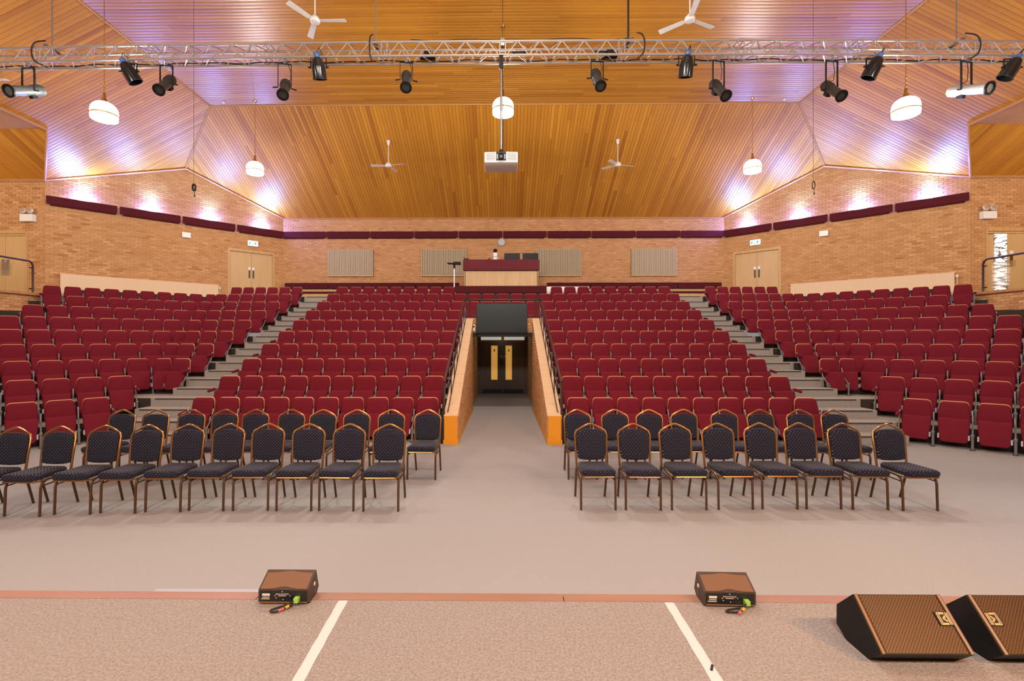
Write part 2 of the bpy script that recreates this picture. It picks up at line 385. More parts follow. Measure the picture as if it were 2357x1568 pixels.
# ------------------------------------------------------------------ boarded ceiling
BW = .115
def boards(name, f, v0, v1, lo, hi, m, keep, near, brk, thick=.014, lens=(2.0, 4.4)):
    """boards run along u between lo(v) and hi(v); f(u, v, w) is the point, w is the lift above the boards' face"""
    cuts = sorted({v0, v1, *[b for b in brk if v0 < b < v1]}); back = MB()
    for a, b in zip(cuts, cuts[1:]):
        e = 1e-4
        back.add([f(lo(a+e), a, thick), f(hi(a+e), a, thick), f(hi(b-e), b, thick), f(lo(b-e), b, thick),
                  f(lo(a+e), a, .1), f(hi(a+e), a, .1), f(hi(b-e), b, .1), f(lo(b-e), b, .1)],
                 [(0,1,2,3),(7,6,5,4),(0,4,5,1),(1,5,6,2),(2,6,7,3),(3,7,4,0)])
    w = back.build(name, M_GROOVE, None, 0); w['kind'] = 'structure'
    pcs = []; v = v0; g = .006
    while v < v1-.01:
        va, vb = v+g/2, min(v+BW, v1)-g/2
        ends = [(lo(va), hi(va)), (lo(vb), hi(vb))]
        s0, s1 = max(ends[0][0], ends[1][0]), min(ends[0][1], ends[1][1])
        joints = []; s = s0+random.uniform(.4, lens[1])
        while s < s1-.4: joints.append(s); s += random.uniform(*lens)
        es = [(ends[0][0], ends[1][0])]+[(j, j) for j in joints]+[(ends[0][1], ends[1][1])]
        for (a0, b0), (a1, b1) in zip(es, es[1:]):
            pcs.append((va, vb, a0, b0, a1, b1))
        v += BW
    near = Vector(near); pcs.sort(key=lambda q: -((q[4]-q[2]))/max(1, (Vector(f((q[2]+q[4])/2, q[0], 0))-near).length)**2)
    J = MB(); c = .003
    for i, (va, vb, a0, b0, a1, b1) in enumerate(pcs):
        t = min(1, max(0, random.gauss(.5, .13))) if random.random() > .05 else random.uniform(.0, .25)
        vs = []; wd = vb-va                                  # gently rounded face: five lines across the board
        for q, lift in ((0, thick), (.03, .0035), (.27, .0007), (.73, .0007), (.97, .0035), (1, thick)):
            vv = va+wd*q; vs += [f(a0+(b0-a0)*q+.001, vv, lift), f(a1+(b1-a1)*q-.001, vv, lift)]
        fs = [(2*j, 2*j+1, 2*j+3, 2*j+2) for j in range(5)]
        if i < keep: MB().add(vs, fs, 0, t).build('ceiling_board', m, w, 60)
        else: J.add(vs, fs, 0, t)
    if J.v: J.build('ceiling_boards', m, w, 60, kind='stuff')
    return w
FZ, RY, HX = 9.784, 15.98, 9.73           # flat ceiling height, back ridge line, side hips
S = .495
boards('ceiling', lambda u, v, w: (u, v, FZ+w), 10.4, RY, lambda v: -HX, lambda v: HX, M_PLANK_X, 300, (0, 0, 2), ())
shell('ceiling_front', (-HX, -6, FZ), (HX, 10.4, FZ+.1), M_PLANK_X)
def hz(X): return 7.2+S*(14.95-X)
boards('ceiling_back', lambda u, v, w: (v, u, 7.3+S*(GY-u)+w), -12.16, 12.16,
       lambda v: RY if abs(v) < HX else RY+(abs(v)-HX), lambda v: GY if abs(v) < GX else GY-(abs(v)-GX), M_PLANK_Y, 300, (0, 0, 2), (-HX, HX, -GX, GX))
for sd, nm in ((-1, 'ceiling_left'), (1, 'ceiling_right')):
    def lo(v): return HX if v < RY else HX+(v-RY)
    def hi(v): return 13.15 if v < 13.82 else (13.15+(v-13.82) if v < 15.62 else 14.95-(v-15.62))
    boards(nm, lambda u, v, w, sd=sd: (sd*u, v, hz(u)+w), 7.2, 18.405, lo, hi, M_PLANK_S, 300, (0, 0, 2), (RY, 13.82, 15.62), lens=(1.6, 3.4))
    boards(nm+'_wing', lambda u, v, w, sd=sd: (sd*v, u, 7.2+S*(15.62-u)+w), 13.15, 18.5,
           lambda v: 13.82, lambda v: 15.62 if v > 14.95 else 13.82+(v-13.15), M_PLANK_Y, 60, (sd*14, 12, 7), (14.95,))
    s = MB().b2((min(sd*13.15, sd*19.9), -6, 8.09), (max(sd*13.15, sd*19.9), 13.82, 8.2)).build('ceiling_flat_wing', M_TRIM, None, 0); s['kind'] = 'structure'
    q = MB().add([(sd*HX, -6, FZ), (sd*13.15, -6, 8.09), (sd*13.15, 7.2, 8.09), (sd*HX, 7.2, FZ), (sd*HX, -6, FZ+.1), (sd*13.15, -6, 8.2), (sd*13.15, 7.2, 8.2), (sd*HX, 7.2, FZ+.1)],
                 [(0,1,2,3),(7,6,5,4),(0,4,5,1),(1,5,6,2),(2,6,7,3),(3,7,4,0)]).build('ceiling_slope', M_PLANK_S, None, 0); q['kind'] = 'structure'
tn = [0]
def trim(p, q, r=.035, m=M_TRIM):
    tn[0] += 1
    o = MB().tube([p, q], r, 4).build('trim_%d' % tn[0], m, None, 0); o['kind'] = 'structure'
trim((-GX, GY-.03, 7.27), (GX, GY-.03, 7.27))
trim((-HX, RY, FZ-.005), (HX, RY, FZ-.005), .025)
for sd in (-1, 1):
    a, b, c = wallpt(0, sd, .05), wallpt(2.59, sd, .05), wallpt(5.38, sd, .05)
    trim((*a, 7.27), (*b, 8.545)); trim((*b, 8.545), (*c, 7.19))
    trim((sd*12.13, 18.38, 8.56), (sd*HX, RY, FZ-.01), .03)
    trim((sd*HX, RY, FZ-.005), (sd*HX, 7.2, FZ-.005), .03)
    trim((sd*14.93, 15.6, 7.19), (sd*13.15, 13.82, 8.07), .035)
    trim((sd*13.15, 13.82, 8.06), (sd*13.15, -5, 8.06), .04)
    trim((sd*14.95, 15.57, 7.19), (sd*19.4, 15.57, 7.19), .04)

# ------------------------------------------------------------------ floors, stage, tiers, steps
shell('floor', (-19.5, 3.2, -.1), (19.5, 18.2, 0), M_CARPET)
stg = MB(); stg.b2((-19.5, -6, 0), (19.5, 3.155, .265))
o = stg.build('floor_stage', M_STAGE, None, 0); o['kind'] = 'structure'
for a, b in ((-12, -1.62), (-1.62, .4), (.4, 2.3), (2.3, 12)):
    tn[0] += 1
    o = MB().b2((a+.003, 3.155, .0), (b-.003, 3.245, .267)).build('trim_%d' % tn[0], mat('stage_edge_board', (.31, .165, .105), .5, spec=.3, noise=((1, 6, 6), .3, (.24, .12, .07))), None, 0); o['kind'] = 'structure'
RIS, PIT = .348, .93
def DN(n): return 9.68+PIT*(n-1)
def CN(n): return 17.64+1.29*(n-1)
def FN(n): return DN(n)-.995
def CF(n): return CN(n)-1.407
def front(n, sd):
    """front line of tier n on one side: inner end, bend, outer end"""
    b = CF(n)-FN(n)
    return [(sd*1.12, FN(n)), (sd*b, FN(n)), (sd*13.88, CF(n)-13.88)]
for sd in (-1, 1):
    for n in range(2, 12):
        z = RIS*(n-1) if n < 11 else DZ0
        fr = front(n, sd)
        if n < 11:
            bk = front(n+1, sd); bk = [(x, y+.03) for x, y in bk]
        else:
            bk = [(sd*1.12, 20.98), (sd*9.52, 20.98), (sd*13.88, 16.62)]
        if n >= 8: fr[0] = (0, fr[0][1]); bk[0] = (0, bk[0][1])
        pl = [fr[0], fr[1], fr[2], bk[2], bk[1], bk[0]]
        z0 = max(0, z-.75) if n < 8 else max(z-.38, 2.31)
        mb = MB()
        N = 6; vs = [(x, y, z0) for x, y in pl]+[(x, y, z) for x, y in pl]
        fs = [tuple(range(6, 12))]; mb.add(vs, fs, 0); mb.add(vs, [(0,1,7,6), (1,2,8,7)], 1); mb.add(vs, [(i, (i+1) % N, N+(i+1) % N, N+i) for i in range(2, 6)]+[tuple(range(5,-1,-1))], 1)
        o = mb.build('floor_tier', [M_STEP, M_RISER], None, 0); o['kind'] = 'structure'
    for n in range(2, 12):                                     # aisle steps, two to a row
        for h in (0, 1):
            z = RIS*(n-1)-(RIS/2 if h == 0 else 0); y0 = FN(n)-(.4625 if h == 0 else 0)-.025
            out = {2: 7.75, 3: 7.72, 4: 7.55}.get(n, 7.40)
            if n == 2 and h == 0: out = 7.6
            y1 = y0+.52; z += .004; zz = z-RIS/2-.02
            if n == 11: z += .12 if h else .06
            st = MB().b2((min(sd*6.27, sd*out), y0, zz), (max(sd*6.27, sd*out), y1, z))
            o = st.build('floor_step', M_STEP, None, 0); o['kind'] = 'structure'
            ns = MB().b2((min(sd*6.3, sd*(out-.1)), y0-.012, z-.028), (max(sd*6.3, sd*(out-.1)), y0+.004, z-.004)).build('step_nosing', M_NOSING, o, 0)
    lb = MB().b2((min(sd*13.9, sd*19.5), 1, 0), (max(sd*13.9, sd*19.5), 15.6, 3.30)).build('floor_landing', M_CARPET, None, 0); lb['kind'] = 'structure'
    if sd < 0: wall('wall_landing_left', (-13.88, 4.0), (0, 1), 10.4, 2.3, lambda s: 3.30, near=(-13.9, 14), keep=120, thick=.05)
    else: wall('wall_landing_right', (13.88, 14.4), (0, -1), 10.4, 2.3, lambda s: 3.30, near=(13.9, 14), keep=120, thick=.05)
    cp = MB()
    for i in range(46):
        cp.b2((sd*13.9-.11, 4.0+i*.225, 3.30), (sd*13.9+.11, 4.215+i*.225, 3.37), 0, brick_tone()*.5)
    cp.build('coping_course', M_BRICK, lb, 0, kind='stuff')

# ------------------------------------------------------------------ entrance walkway between two sloping brick walls
PH0, PH1, PY0, PY1 = .54, 2.61, 9.15, 13.9
def ptop(y): return PH0+(PH1-PH0)*(y-PY0)/(PY1-PY0)
for sd, nm in ((-1, 'left'), (1, 'right')):
    a, b = (sd*.86, sd*1.10)
    if sd < 0: w = wall('wall_walkway_left', (-.86, PY0), (0, 1), PY1-PY0, 0, lambda s: ptop(PY0+s)-.07, keep=0, singles=False, thick=.24)
    else: w = wall('wall_walkway_right', (.86, PY1), (0, -1), PY1-PY0, 0, lambda s: ptop(PY1-s)-.07, keep=0, singles=False, thick=.24)
    ang = math.atan((PH1-PH0)/(PY1-PY0)); Rx = Matrix.Rotation(ang, 3, 'X'); L = (PY1-PY0)/math.cos(ang)
    n = int(L/.42)                                             # coping slabs, one by one
    for i in range(n):
        y = PY0+(i+.5)*(PY1-PY0)/n
        MB().box((sd*.98, y, ptop(y)-.035), (.27, L/n-.005, .07), Rx).build('coping_slab', mat('coping_stone', (.62, .43, .26), .7, noise=((3, 30, 30), .3, (.52, .35, .2))) if i == 0 and sd < 0 else bpy.data.materials['coping_stone'], w, 0)
    e = MB().b2((min(a, b)-.005, PY0-.03, 0), (max(a, b)+.005, PY0-.002, PH0)).build('end_panel', M_ENDWOOD, w, 0)
    MB().b2((min(a, b)-.02, PY0-.05, 0), (max(a, b)+.02, PY0-.03, .09)).build('skirting', M_ENDWOOD, w, 0)
    # inner passage under the upper rows
    if sd < 0: wall('wall_passage_left', (-.93, PY1), (0, 1), 3.9, 0, lambda s: 2.2, keep=0, singles=False, thick=.17)
    else: wall('wall_passage_right', (.93, 17.8), (0, -1), 3.9, 0, lambda s: 2.2, keep=0, singles=False, thick=.17)
    tn[0] += 1
    o = MB().b2((min(sd*.84, sd*.86), PY0, 0), (max(sd*.84, sd*.86), 13.9, .07)).build('baseboard_walkway_'+nm, M_ENDWOOD, None, 0); o['kind'] = 'structure'
wall('wall_header', (-1.1, 13.88), (1, 0), 2.2, 2.17, lambda s: 2.60, keep=40, near=(0, 13), thick=.2)
shell('ceiling_passage', (-1.1, 13.95, 2.2), (1.1, 17.9, 2.3), M_BLACK)
shell('floor_slab', (-1.13, 14.08, 2.3), (1.13, 15.25, 2.45), M_RISER)
tn[0] += 1
o = MB().b2((-.86, 13.80, 2.07), (.86, 13.92, 2.19)).build('trim_%d' % tn[0], M_BLACK, None, 0); o['kind'] = 'structure'
for x in (-.885, .885):
    tn[0] += 1
    o = MB().b2((x-.045, 17.70, 0), (x+.045, 17.80, 2.2)).build('trim_%d' % tn[0], M_DKDOOR, None, 0); o['kind'] = 'structure'
# double door at the end of the walkway
d1 = MB().b2((-.93, 17.80, 0), (.93, 17.88, 2.2)).build('door_1', M_DKDOOR, None, 0); d1['kind'] = 'structure'
for sd in (-1, 1):
    lf = MB().b2((min(sd*.006, sd*.835), 17.765, .03), (max(sd*.006, sd*.835), 17.80, 1.93)).build('door_leaf', M_DKDOOR, d1, 0)
    cx = -.305 if sd < 0 else .224
    MB().b2((cx-.116, 17.757, .525), (cx+.116, 17.766, 1.776)).build('vision_pane', M_ORANGE, lf, 0)
    MB().b2((cx-.02, 17.750, 1.56), (cx+.02, 17.757, 1.64)).build('pane_label', M_BLACK, lf, 0)
    MB().b2((min(sd*.02, sd*.76), 17.757, .04), (max(sd*.02, sd*.76), 17.766, .18)).build('kick_plate', M_BLACK, lf, 0)
    MB().b2((sd*.06-.04, 17.755, 1.34), (sd*.06+.04, 17.765, 1.42)).build('lock_plate', M_STEEL, lf, 0)
    tp = MB().b2((min(sd*.05, sd*.80), 17.757, 1.985), (max(sd*.05, sd*.80), 17.766, 2.16)).build('transom_pane', M_LOBBY, d1, 0)
MB().b2((-.80, 17.75, 1.935), (.80, 17.80, 1.98)).build('transom_bar', M_ENDWOOD, d1, 0)
MB().b2((-.045, 17.75, 1.98), (.045, 17.80, 2.17)).build('transom_post', M_ENDWOOD, d1, 0)
MB().lathe([(.02, 0), (.02, .16)], (-.05, 17.74, 1.08), 10).build('pull_handle', M_BLACK, d1)
light('POINT', 'passage_point_light', (0, 16.4, 2.0), 5, (1, .85, .65), .05)  # weak warm point light inside the passage, without a fixture

# doors in the slanted walls
def wall_door(name, sd, k0, k1, z0, z1):
    P = lambda k, d, z: (*wallpt(k, sd, d), z)
    def slab(a, b, d0, d1, za, zb, nm, m, par):
        p = [P(a,d0,za),P(b,d0,za),P(b,d1,za),P(a,d1,za),P(a,d0,zb),P(b,d0,zb),P(b,d1,zb),P(a,d1,zb)]
        return MB().add(p, [(0,1,2,3),(7,6,5,4),(0,4,5,1),(1,5,6,2),(2,6,7,3),(3,7,4,0)]).build(nm, m, par, 0)
    d = slab(k0, k1, -.16, -.10, z0, z1, name, M_DKDOOR, None); d['kind'] = 'structure'
    w = .055
    slab(k0, k0+w, -.1, .02, z0, z1, 'door_frame', M_OAK, d); slab(k1-w, k1, -.1, .02, z0, z1, 'door_frame', M_OAK, d); slab(k0+w, k1-w, -.1, .02, z1-.10, z1, 'door_frame', M_OAK, d)
    mid = (k0+k1)/2
    for s2 in (-1, 1):
        a, b = (k0+w, mid-.003) if s2 < 0 else (mid+.003, k1-w)
        lf = slab(a, b, -.1, -.06, z0+.01, z1-.1, 'door_leaf', M_DOOR, d)
        h = mid+s2*.055
        slab(h-.022, h+.022, -.06, -.05, z0+.97, z0+1.30, 'pull_handle', M_DKDOOR, lf)
        slab(h-.030, h+.030, -.06, -.052, z0+1.31, z0+1.43, 'push_sign', M_WHITE, lf)
wall_door('door_2', -1, .263, 1.558, DZ0, 5.73)
wall_door('door_3', 1, .263, 1.558, DZ0, 5.73)
# doors in the far walls beyond the landings
def far_door(name, x0, x1, mids, sd):
    d = MB().b2((x0, 15.70, 3.30), (x1, 15.76, 5.50)).build(name, M_DKDOOR, None, 0); d['kind'] = 'structure'
    w = .05
    for a, b in ((x0, x0+w), (x1-w, x1)): MB().b2((a, 15.60, 3.37), (b, 15.70, 5.50)).build('door_frame', M_OAK, d, 0)
    MB().b2((x0+w, 15.60, 5.46), (x1-w, 15.70, 5.56)).build('door_frame', M_OAK, d, 0)
    MB().b2((x0+w, 15.62, 5.39), (x1-w, 15.70, 5.45)).build('door_frame', M_OAK, d, 0)
    return d
d = far_door('door_4', -17.45, -15.52, (), -1)
for a, b, hx in ((-17.4, -16.29, -16.36), (-16.28, -15.57, -16.20)):
    lf = MB().b2((a, 15.655, 3.31), (b, 15.70, 5.39)).build('door_leaf', M_DOOR, d, 0)
    MB().b2((hx-.045, 15.645, 4.1), (hx+.045, 15.655, 4.62)).build('push_plate', M_STEEL, lf, 0)
    MB().tube([(hx+.02, 15.60, 4.28), (hx+.02, 15.60, 4.52)], .012, 8).build('pull_handle', M_DKDOOR, lf)
d = far_door('door_5', 15.42, 17.25, (), 1)
MB().b2((15.47, 15.69, 3.31), (15.75, 15.70, 5.39)).build('door_leaf', M_DOOR, d, 0)
MB().b2((15.765, 15.665, 3.33), (16.145, 15.70, 5.38)).build('patterned_pane', M_LEADED, d, 0)
lf = MB().b2((16.155, 15.65, 3.31), (17.2, 15.70, 5.39)).build('door_leaf', M_DOOR, d, 0)
MB().b2((16.22, 15.64, 4.33), (16.31, 15.65, 4.72)).build('pull_handle', M_DKDOOR, lf, 0)
MB().b2((16.21, 15.64, 4.73), (16.32, 15.648, 4.84)).build('push_sign', M_WHITE, lf, 0)

# ------------------------------------------------------------------ maroon pelmets along the walls
def pelmet(f, s0, s1, label, z0=6.43, z1=6.69):
    t = thing('pelmet_panel', label, 'pelmet', f(s0, 0, z0), 0, 'maroon pelmets around the brick walls')
    o = Vector(f(s0, 0, z0))
    def bx(a, b, d0, d1, za, zb, nm, m):
        p = [Vector(q)-o for q in (f(a,d0,za),f(b,d0,za),f(b,d1,za),f(a,d1,za),f(a,d0,zb),f(b,d0,zb),f(b,d1,zb),f(a,d1,zb))]
        return MB().add(p, [(0,1,2,3),(7,6,5,4),(0,4,5,1),(1,5,6,2),(2,6,7,3),(3,7,4,0)]).build(nm, m, t, 0)
    bx(s0+.02, s1-.02, .10, .13, z0, z1, 'fascia', M_DKRED)
    bx(s0+.05, s1-.12, .013, .10, z0-.035, z0+.02, 'shelf', M_DKRED)
for i in range(10):
    a = -GX+i*1.914
    pelmet(lambda s, d, z: (s, GY-d, z), a, a+1.914, 'dark maroon pelmet panel on the back wall, %s from the left corner' % ORD[i+1])
for sd, nm in ((-1, 'left'), (1, 'right')):
    for i in range(4):
        pelmet(lambda s, d, z, sd=sd: (*wallpt(s*r2, sd, d), z), i*1.9+.03, i*1.9+1.9, 'dark maroon pelmet panel on the slanted %s wall, %s from the back corner' % (nm, ORD[i+1]))
        # the LED uplight can that stands behind it
        p = wallpt((i*1.9+.95)*r2, sd, .07)
        ft = MB().lathe([(.045, 0), (.055, .02), (.055, .13), (.05, .14)], (0, 0, 0), 12).build('uplight', M_BLACK)
        ft.location = (*p, 6.45); tag(ft, 'small black uplight behind the %s pelmet panel of the slanted %s wall' % (ORD[i+1], nm), 'uplight', 'uplights behind the pelmets')

# slatted acoustic panels, clock, wall boxes, signs, lamps
for i, (x0, x1) in enumerate(((-7.60, -5.62), (-3.54, -1.55), (1.43, 3.41), (5.55, 7.53))):
    t = thing('acoustic_panel', ('slatted timber acoustic panel on the back wall near the left corner', 'slatted acoustic panel behind the music stand left of the sound desk', 'slatted acoustic panel right of the sound desk with monitors', 'slatted timber acoustic panel on the back wall near the right corner')[i], 'acoustic panel', ((x0+x1)/2, 20.98, 4.78), 0, 'slatted panels on the back wall')
    w = x1-x0; MB().b2((-w/2, -.035, 0), (w/2, -.012, 1.13)).build('backing', M_SLATGAP, t, 0)
    MB().b2((-w/2-.02, -.075, -.03), (w/2+.02, -.012, 0)).build('bottom_rail', M_OAK, t, 0)
    n = 44; sm = MB().b2((-.0115, -.07, .0), (.0115, -.035, 1.14)).mesh('slat', M_SLAT, 0)
    for k in range(n): link('slat', sm, t, Matrix.Translation((-w/2+(k+.5)*w/n, 0, 0)))
t = thing('wall_clock', 'round white wall clock on the brick above the sound desk', 'clock', (-.05, 20.975, 6.22))
Rm = Matrix.Rotation(PI/2, 3, 'X')
MB().lathe([(.15, 0), (.155, .03), (.15, .05), (.135, .05)], (0,0,0), 24, Rm).build('rim', M_STEEL, t)
MB().lathe([(.135, .04), (.135, .042)], (0,0,0), 24, Rm).build('face', M_WHITE, t)
MB().box((.02, -.045, .02), (.012, .004, .09), Matrix.Rotation(-.7, 3, 'Y')).build('hour_hand', M_BLACK, t)
MB().box((.03, -.047, -.02), (.008, .004, .13), Matrix.Rotation(-2.2, 3, 'Y')).build('minute_hand', M_BLACK, t)
for sd, nm in ((-1, 'left'), (1, 'right')):
    rz = -sd*PI/4
    x, y = wallpt(2.583, sd, .015)
    t = thing('wall_sensor_box', 'small white box high on the slanted %s brick wall' % nm, 'wall box', (x, y, 6.0), rz)  # plain white sensor box
    MB().b2((-.14, -.09, -.10), (.14, 0, .10)).build('housing', M_WHITE, t, 0); MB().b2((-.12, -.095, -.08), (.12, -.09, .08)).build('front_cover', M_WHITE, t, 0)
    x, y = wallpt(.896, sd, .015)
    t = thing('exit_sign', 'lit green exit sign above the double door in the %s wall' % nm, 'exit sign', (x, y, 6.01), rz)
    MB().b2((-.20, -.07, -.115), (.20, 0, .115)).build('housing', M_WHITE, t, 0)
    MB().b2((-.19, -.078, -.10), (.19, -.07, .105)).build('lit_face', M_GREENLIT, t, 0)
    pm = MB(); pm.box((-.13, -.08, .0), (.05, .004, .09)); pm.box((.0, -.08, -.045), (.11, .004, .02)); pm.box((.09, -.08, .01), (.05, .004, .10)); pm.box((-.05, -.08, .05), (.03, .004, .03))
    pm.build('pictogram', M_ARROW, t, 0)
    # twin spot emergency light
    x = sd*15.42; z = 6.0
    t = thing('emergency_light', 'white twin-lamp emergency light on the brick above the %s landing door' % nm, 'emergency light', (x, 15.605, z))
    MB().b2((-.21, -.14, -.17), (.21, 0, .06)).build('battery_box', M_WHITE, t, 0)
    for q in (-.115, .115):
        h = MB().lathe([(.03, 0), (.085, .04), (.095, .09), (.09, .095)], (q, -.05, .16), 16, Matrix.Rotation(PI/2-.2, 3, 'X')).build('lamp_head', M_WHITE, t)
        MB().lathe([(.085, .096), (.05, .10)], (q, -.05, .16), 16, Matrix.Rotation(PI/2-.2, 3, 'X')).build('lens', M_ALU, h)
    # long panel radiator
    t = thing('radiator', 'long cream panel radiator low on the slanted %s wall' % nm, 'radiator', (*wallpt(3.466, sd, .02), 3.45), rz)
    Lr = 1.66/r2*.995
    MB().b2((-Lr, -.12, 0), (Lr, -.03, .70)).build('panel', M_RADI, t, 0)
    fm = MB().b2((-.012, -.132, .03), (.012, -.12, .67)).mesh('rib', M_RADI, 0)
    for k in range(58): link('rib', fm, t, Matrix.Translation((-Lr+.04+k*(2*Lr-.08)/57, 0, 0)))
    MB().b2((-Lr-.01, -.13, .70), (Lr+.01, -.02, .725)).build('top_grille', M_RADI, t, 0)
    vx = Lr+.06
    MB().tube([(vx, -.06, -.3), (vx, -.06, .58)], .015, 8).build('pipe', M_RADI, t)
    MB().lathe([(.035, 0), (.04, .07), (.02, .09)], (vx, -.06, .56), 10).build('valve', M_WHITE, t)
    # cable with a coil hanging from the ceiling
    X = -6.466 if sd < 0 else 6.409
    t = thing('hanging_cable', 'thin cable with a black coil hanging before the %s gable wall' % nm, 'cable', (X, 10.05, 5.15), 0, 'coiled cables hanging from the ceiling')
    MB().tube([(0, 0, .08), (0, 0, FZ-5.15)], .0035, 5).build('wire', M_RUBBER, t)
    cl = MB()
    for j in range(3): cl.tube([(.03*math.cos(a)+.006*j, .012*(j-1), .02+.075*math.sin(a)) for a in [2*PI*k/14 for k in range(14)]], .008, 6, 0, True)
    cl.build('coil', M_RUBBER, t)
    MB().tube([(.015, 0, -.05), (.015, 0, -.17)], .006, 6).build('tail', M_RUBBER, t)
    MB().tube([(.015, 0, -.13), (.015, 0, -.18)], .012, 6).build('plug', M_BLACK, t)
    # landing handrail with glass
    X = sd*13.9
    t = thing('landing_balustrade', 'brown handrail with glass panel along the %s landing' % nm, 'balustrade', (X, 14.15, 3.37))
    MB().tube([(0, 0, .0), (0, 0, .80), (0, -.03, .88), (0, -.11, .93), (0, -10, .93)], .027, 10).build('handrail', M_BROWNRAIL, t)
    MB().b2((-.006, -9.5, .07), (.006, -.08, .78)).build('glass_panel', M_LAM, t, 0)
    for z in (.12, .74): MB().tube([(0, 0, z), (0, -.11, z)], .016, 8).build('glass_clamp', M_BLACK, t)
    for k in (1.9, 3.8, 5.7, 7.6): MB().tube([(0, -k, 0), (0, -k, .93)], .02, 8).build('post', M_BROWNRAIL, t)
    # sprinkler-like detector on the flat ceiling near the ridge
    t = MB().lathe([(.03, 0), (.055, .02), (.055, .05)], (0, 0, -.05), 14).build('smoke_detector', M_WHITE)
    t.location = (-9.15 if sd < 0 else 9.12, 15.75, FZ); tag(t, 'small white smoke detector on the boarded ceiling near the %s hip' % nm, 'smoke detector')

# ------------------------------------------------------------------ pendant lamps
def pendant(x, y, z, label, top, power=300):
    t = thing('pendant_lamp', label, 'pendant lamp', (x, y, z), 0, 'opal pendant lamps')
    prof = [(.255, -.17), (.27, -.06), (.262, .02)]+[(.262*math.cos(a), .02+.21*math.sin(a)) for a in [PI/2*i/6 for i in range(1, 6)]]+[(.05, .232)]
    MB().lathe(prof, (0,0,0), 28, None, 0, False).build('glass_shade', M_GLOW, t)
    MB().lathe([(.262, -.095), (.284, -.095), (.284, -.070), (.262, -.070)], (0,0,0), 28, None, 0, False).build('rim_band', M_BRASS, t)
    MB().lathe([(.0, -.19), (.12, -.185), (.22, -.16), (.25, -.13)], (0,0,0), 24, None, 0, False).build('bottom_glass', M_GLOW, t)
    MB().lathe([(.075, .215), (.06, .26), (.035, .33), (.03, .42), (.015, .44)], (0,0,0), 14).build('gallery', M_BRASS, t)
    MB().tube([(0, 0, .42), (0, 0, top-z-.02)], .008, 6).build('rod', M_BRASS, t)
    ch = MB()
    for k in range(5): ch.tube([(.018*math.cos(a)*(k % 2), .018*math.cos(a)*((k+1) % 2), .47+k*.05+.03*math.sin(a)) for a in [2*PI*j/8 for j in range(8)]], .005, 5, 0, True)
    ch.build('chain', M_BRASS, t)
    MB().lathe([(.06, 0), (.05, -.04), (.015, -.06)], (0, 0, top-z), 14).build('ceiling_rose', M_BRASS, t)
    light('POINT', 'pendant_light', (x, y, z-.33), power, (1, .95, .88), .16)
pendant(-9.064, 10.9, 7.165, 'big lit opal pendant lamp below the truss near the left grey spotlight', FZ)
pendant(9.002, 10.9, 7.165, 'big lit opal pendant lamp below the truss near the right silver spotlight', FZ)
pendant(-8.086, 15.7, 7.58, 'lit opal pendant lamp before the left end of the sloping back ceiling', FZ)
pendant(8.063, 15.7, 7.574, 'lit opal pendant lamp before the right end of the sloping back ceiling', FZ)
pendant(.011, 12, 7.754, 'lit opal pendant lamp behind the projector pole', FZ, 600)

# ------------------------------------------------------------------ ceiling fans
def fan(x, y, z, top, R, rots, label):
    t = thing('ceiling_fan', label, 'ceiling fan', (x, y, z), 0, 'white ceiling fans')
    MB().lathe([(.03, .13), (.06, .10), (.105, .05), (.115, 0), (.10, -.04), (.04, -.06)], (0,0,0), 20).build('motor', M_WHITE, t)
    MB().tube([(0, 0, .1), (0, 0, top-z-.08)], .014, 8).build('rod', M_WHITE, t)
    MB().lathe([(.03, -.16), (.05, -.12), (.065, 0)], (0, 0, top-z), 14).build('canopy', M_WHITE, t)
    for a in rots:
        b = MB(); A = Matrix.Rotation(math.radians(a), 3, 'Z') @ Matrix.Rotation(math.radians(10), 3, 'X')
        pl = [(.10, -.03), (.16, -.055), (R-.02, -.07), (R, -.06), (R, .06), (R-.02, .07), (.16, .055), (.10, .03)]
        b.prism(pl, -.004, .004, lambda u, v, w: A @ Vector((u, v, w)))
        b.build('blade', M_WHITE, t, 20)
fan(-4.21, 10.8, 9.138, FZ, .70, (0, 120, 240), 'white three-blade ceiling fan above the truss on the left half')
fan(4.163, 10.8, 9.104, FZ, .70, (25, 140, 262), 'white three-blade ceiling fan above the truss on the right half')
fan(-4.098, 17.3, 8.23, 7.3+S*(GY-17.3), .62, (-15, 75, 183), 'white ceiling fan on the sloping ceiling above the left centre seats')
fan(4.107, 17.3, 8.227, 7.3+S*(GY-17.3), .62, (15, 140, 230), 'white ceiling fan on the sloping ceiling above the right centre seats')
fan(-12.1, 11.0, 7.97, hz(12.1), .70, (0, 120, 240), 'white ceiling fan half hidden at the left edge beside the grey spotlight')

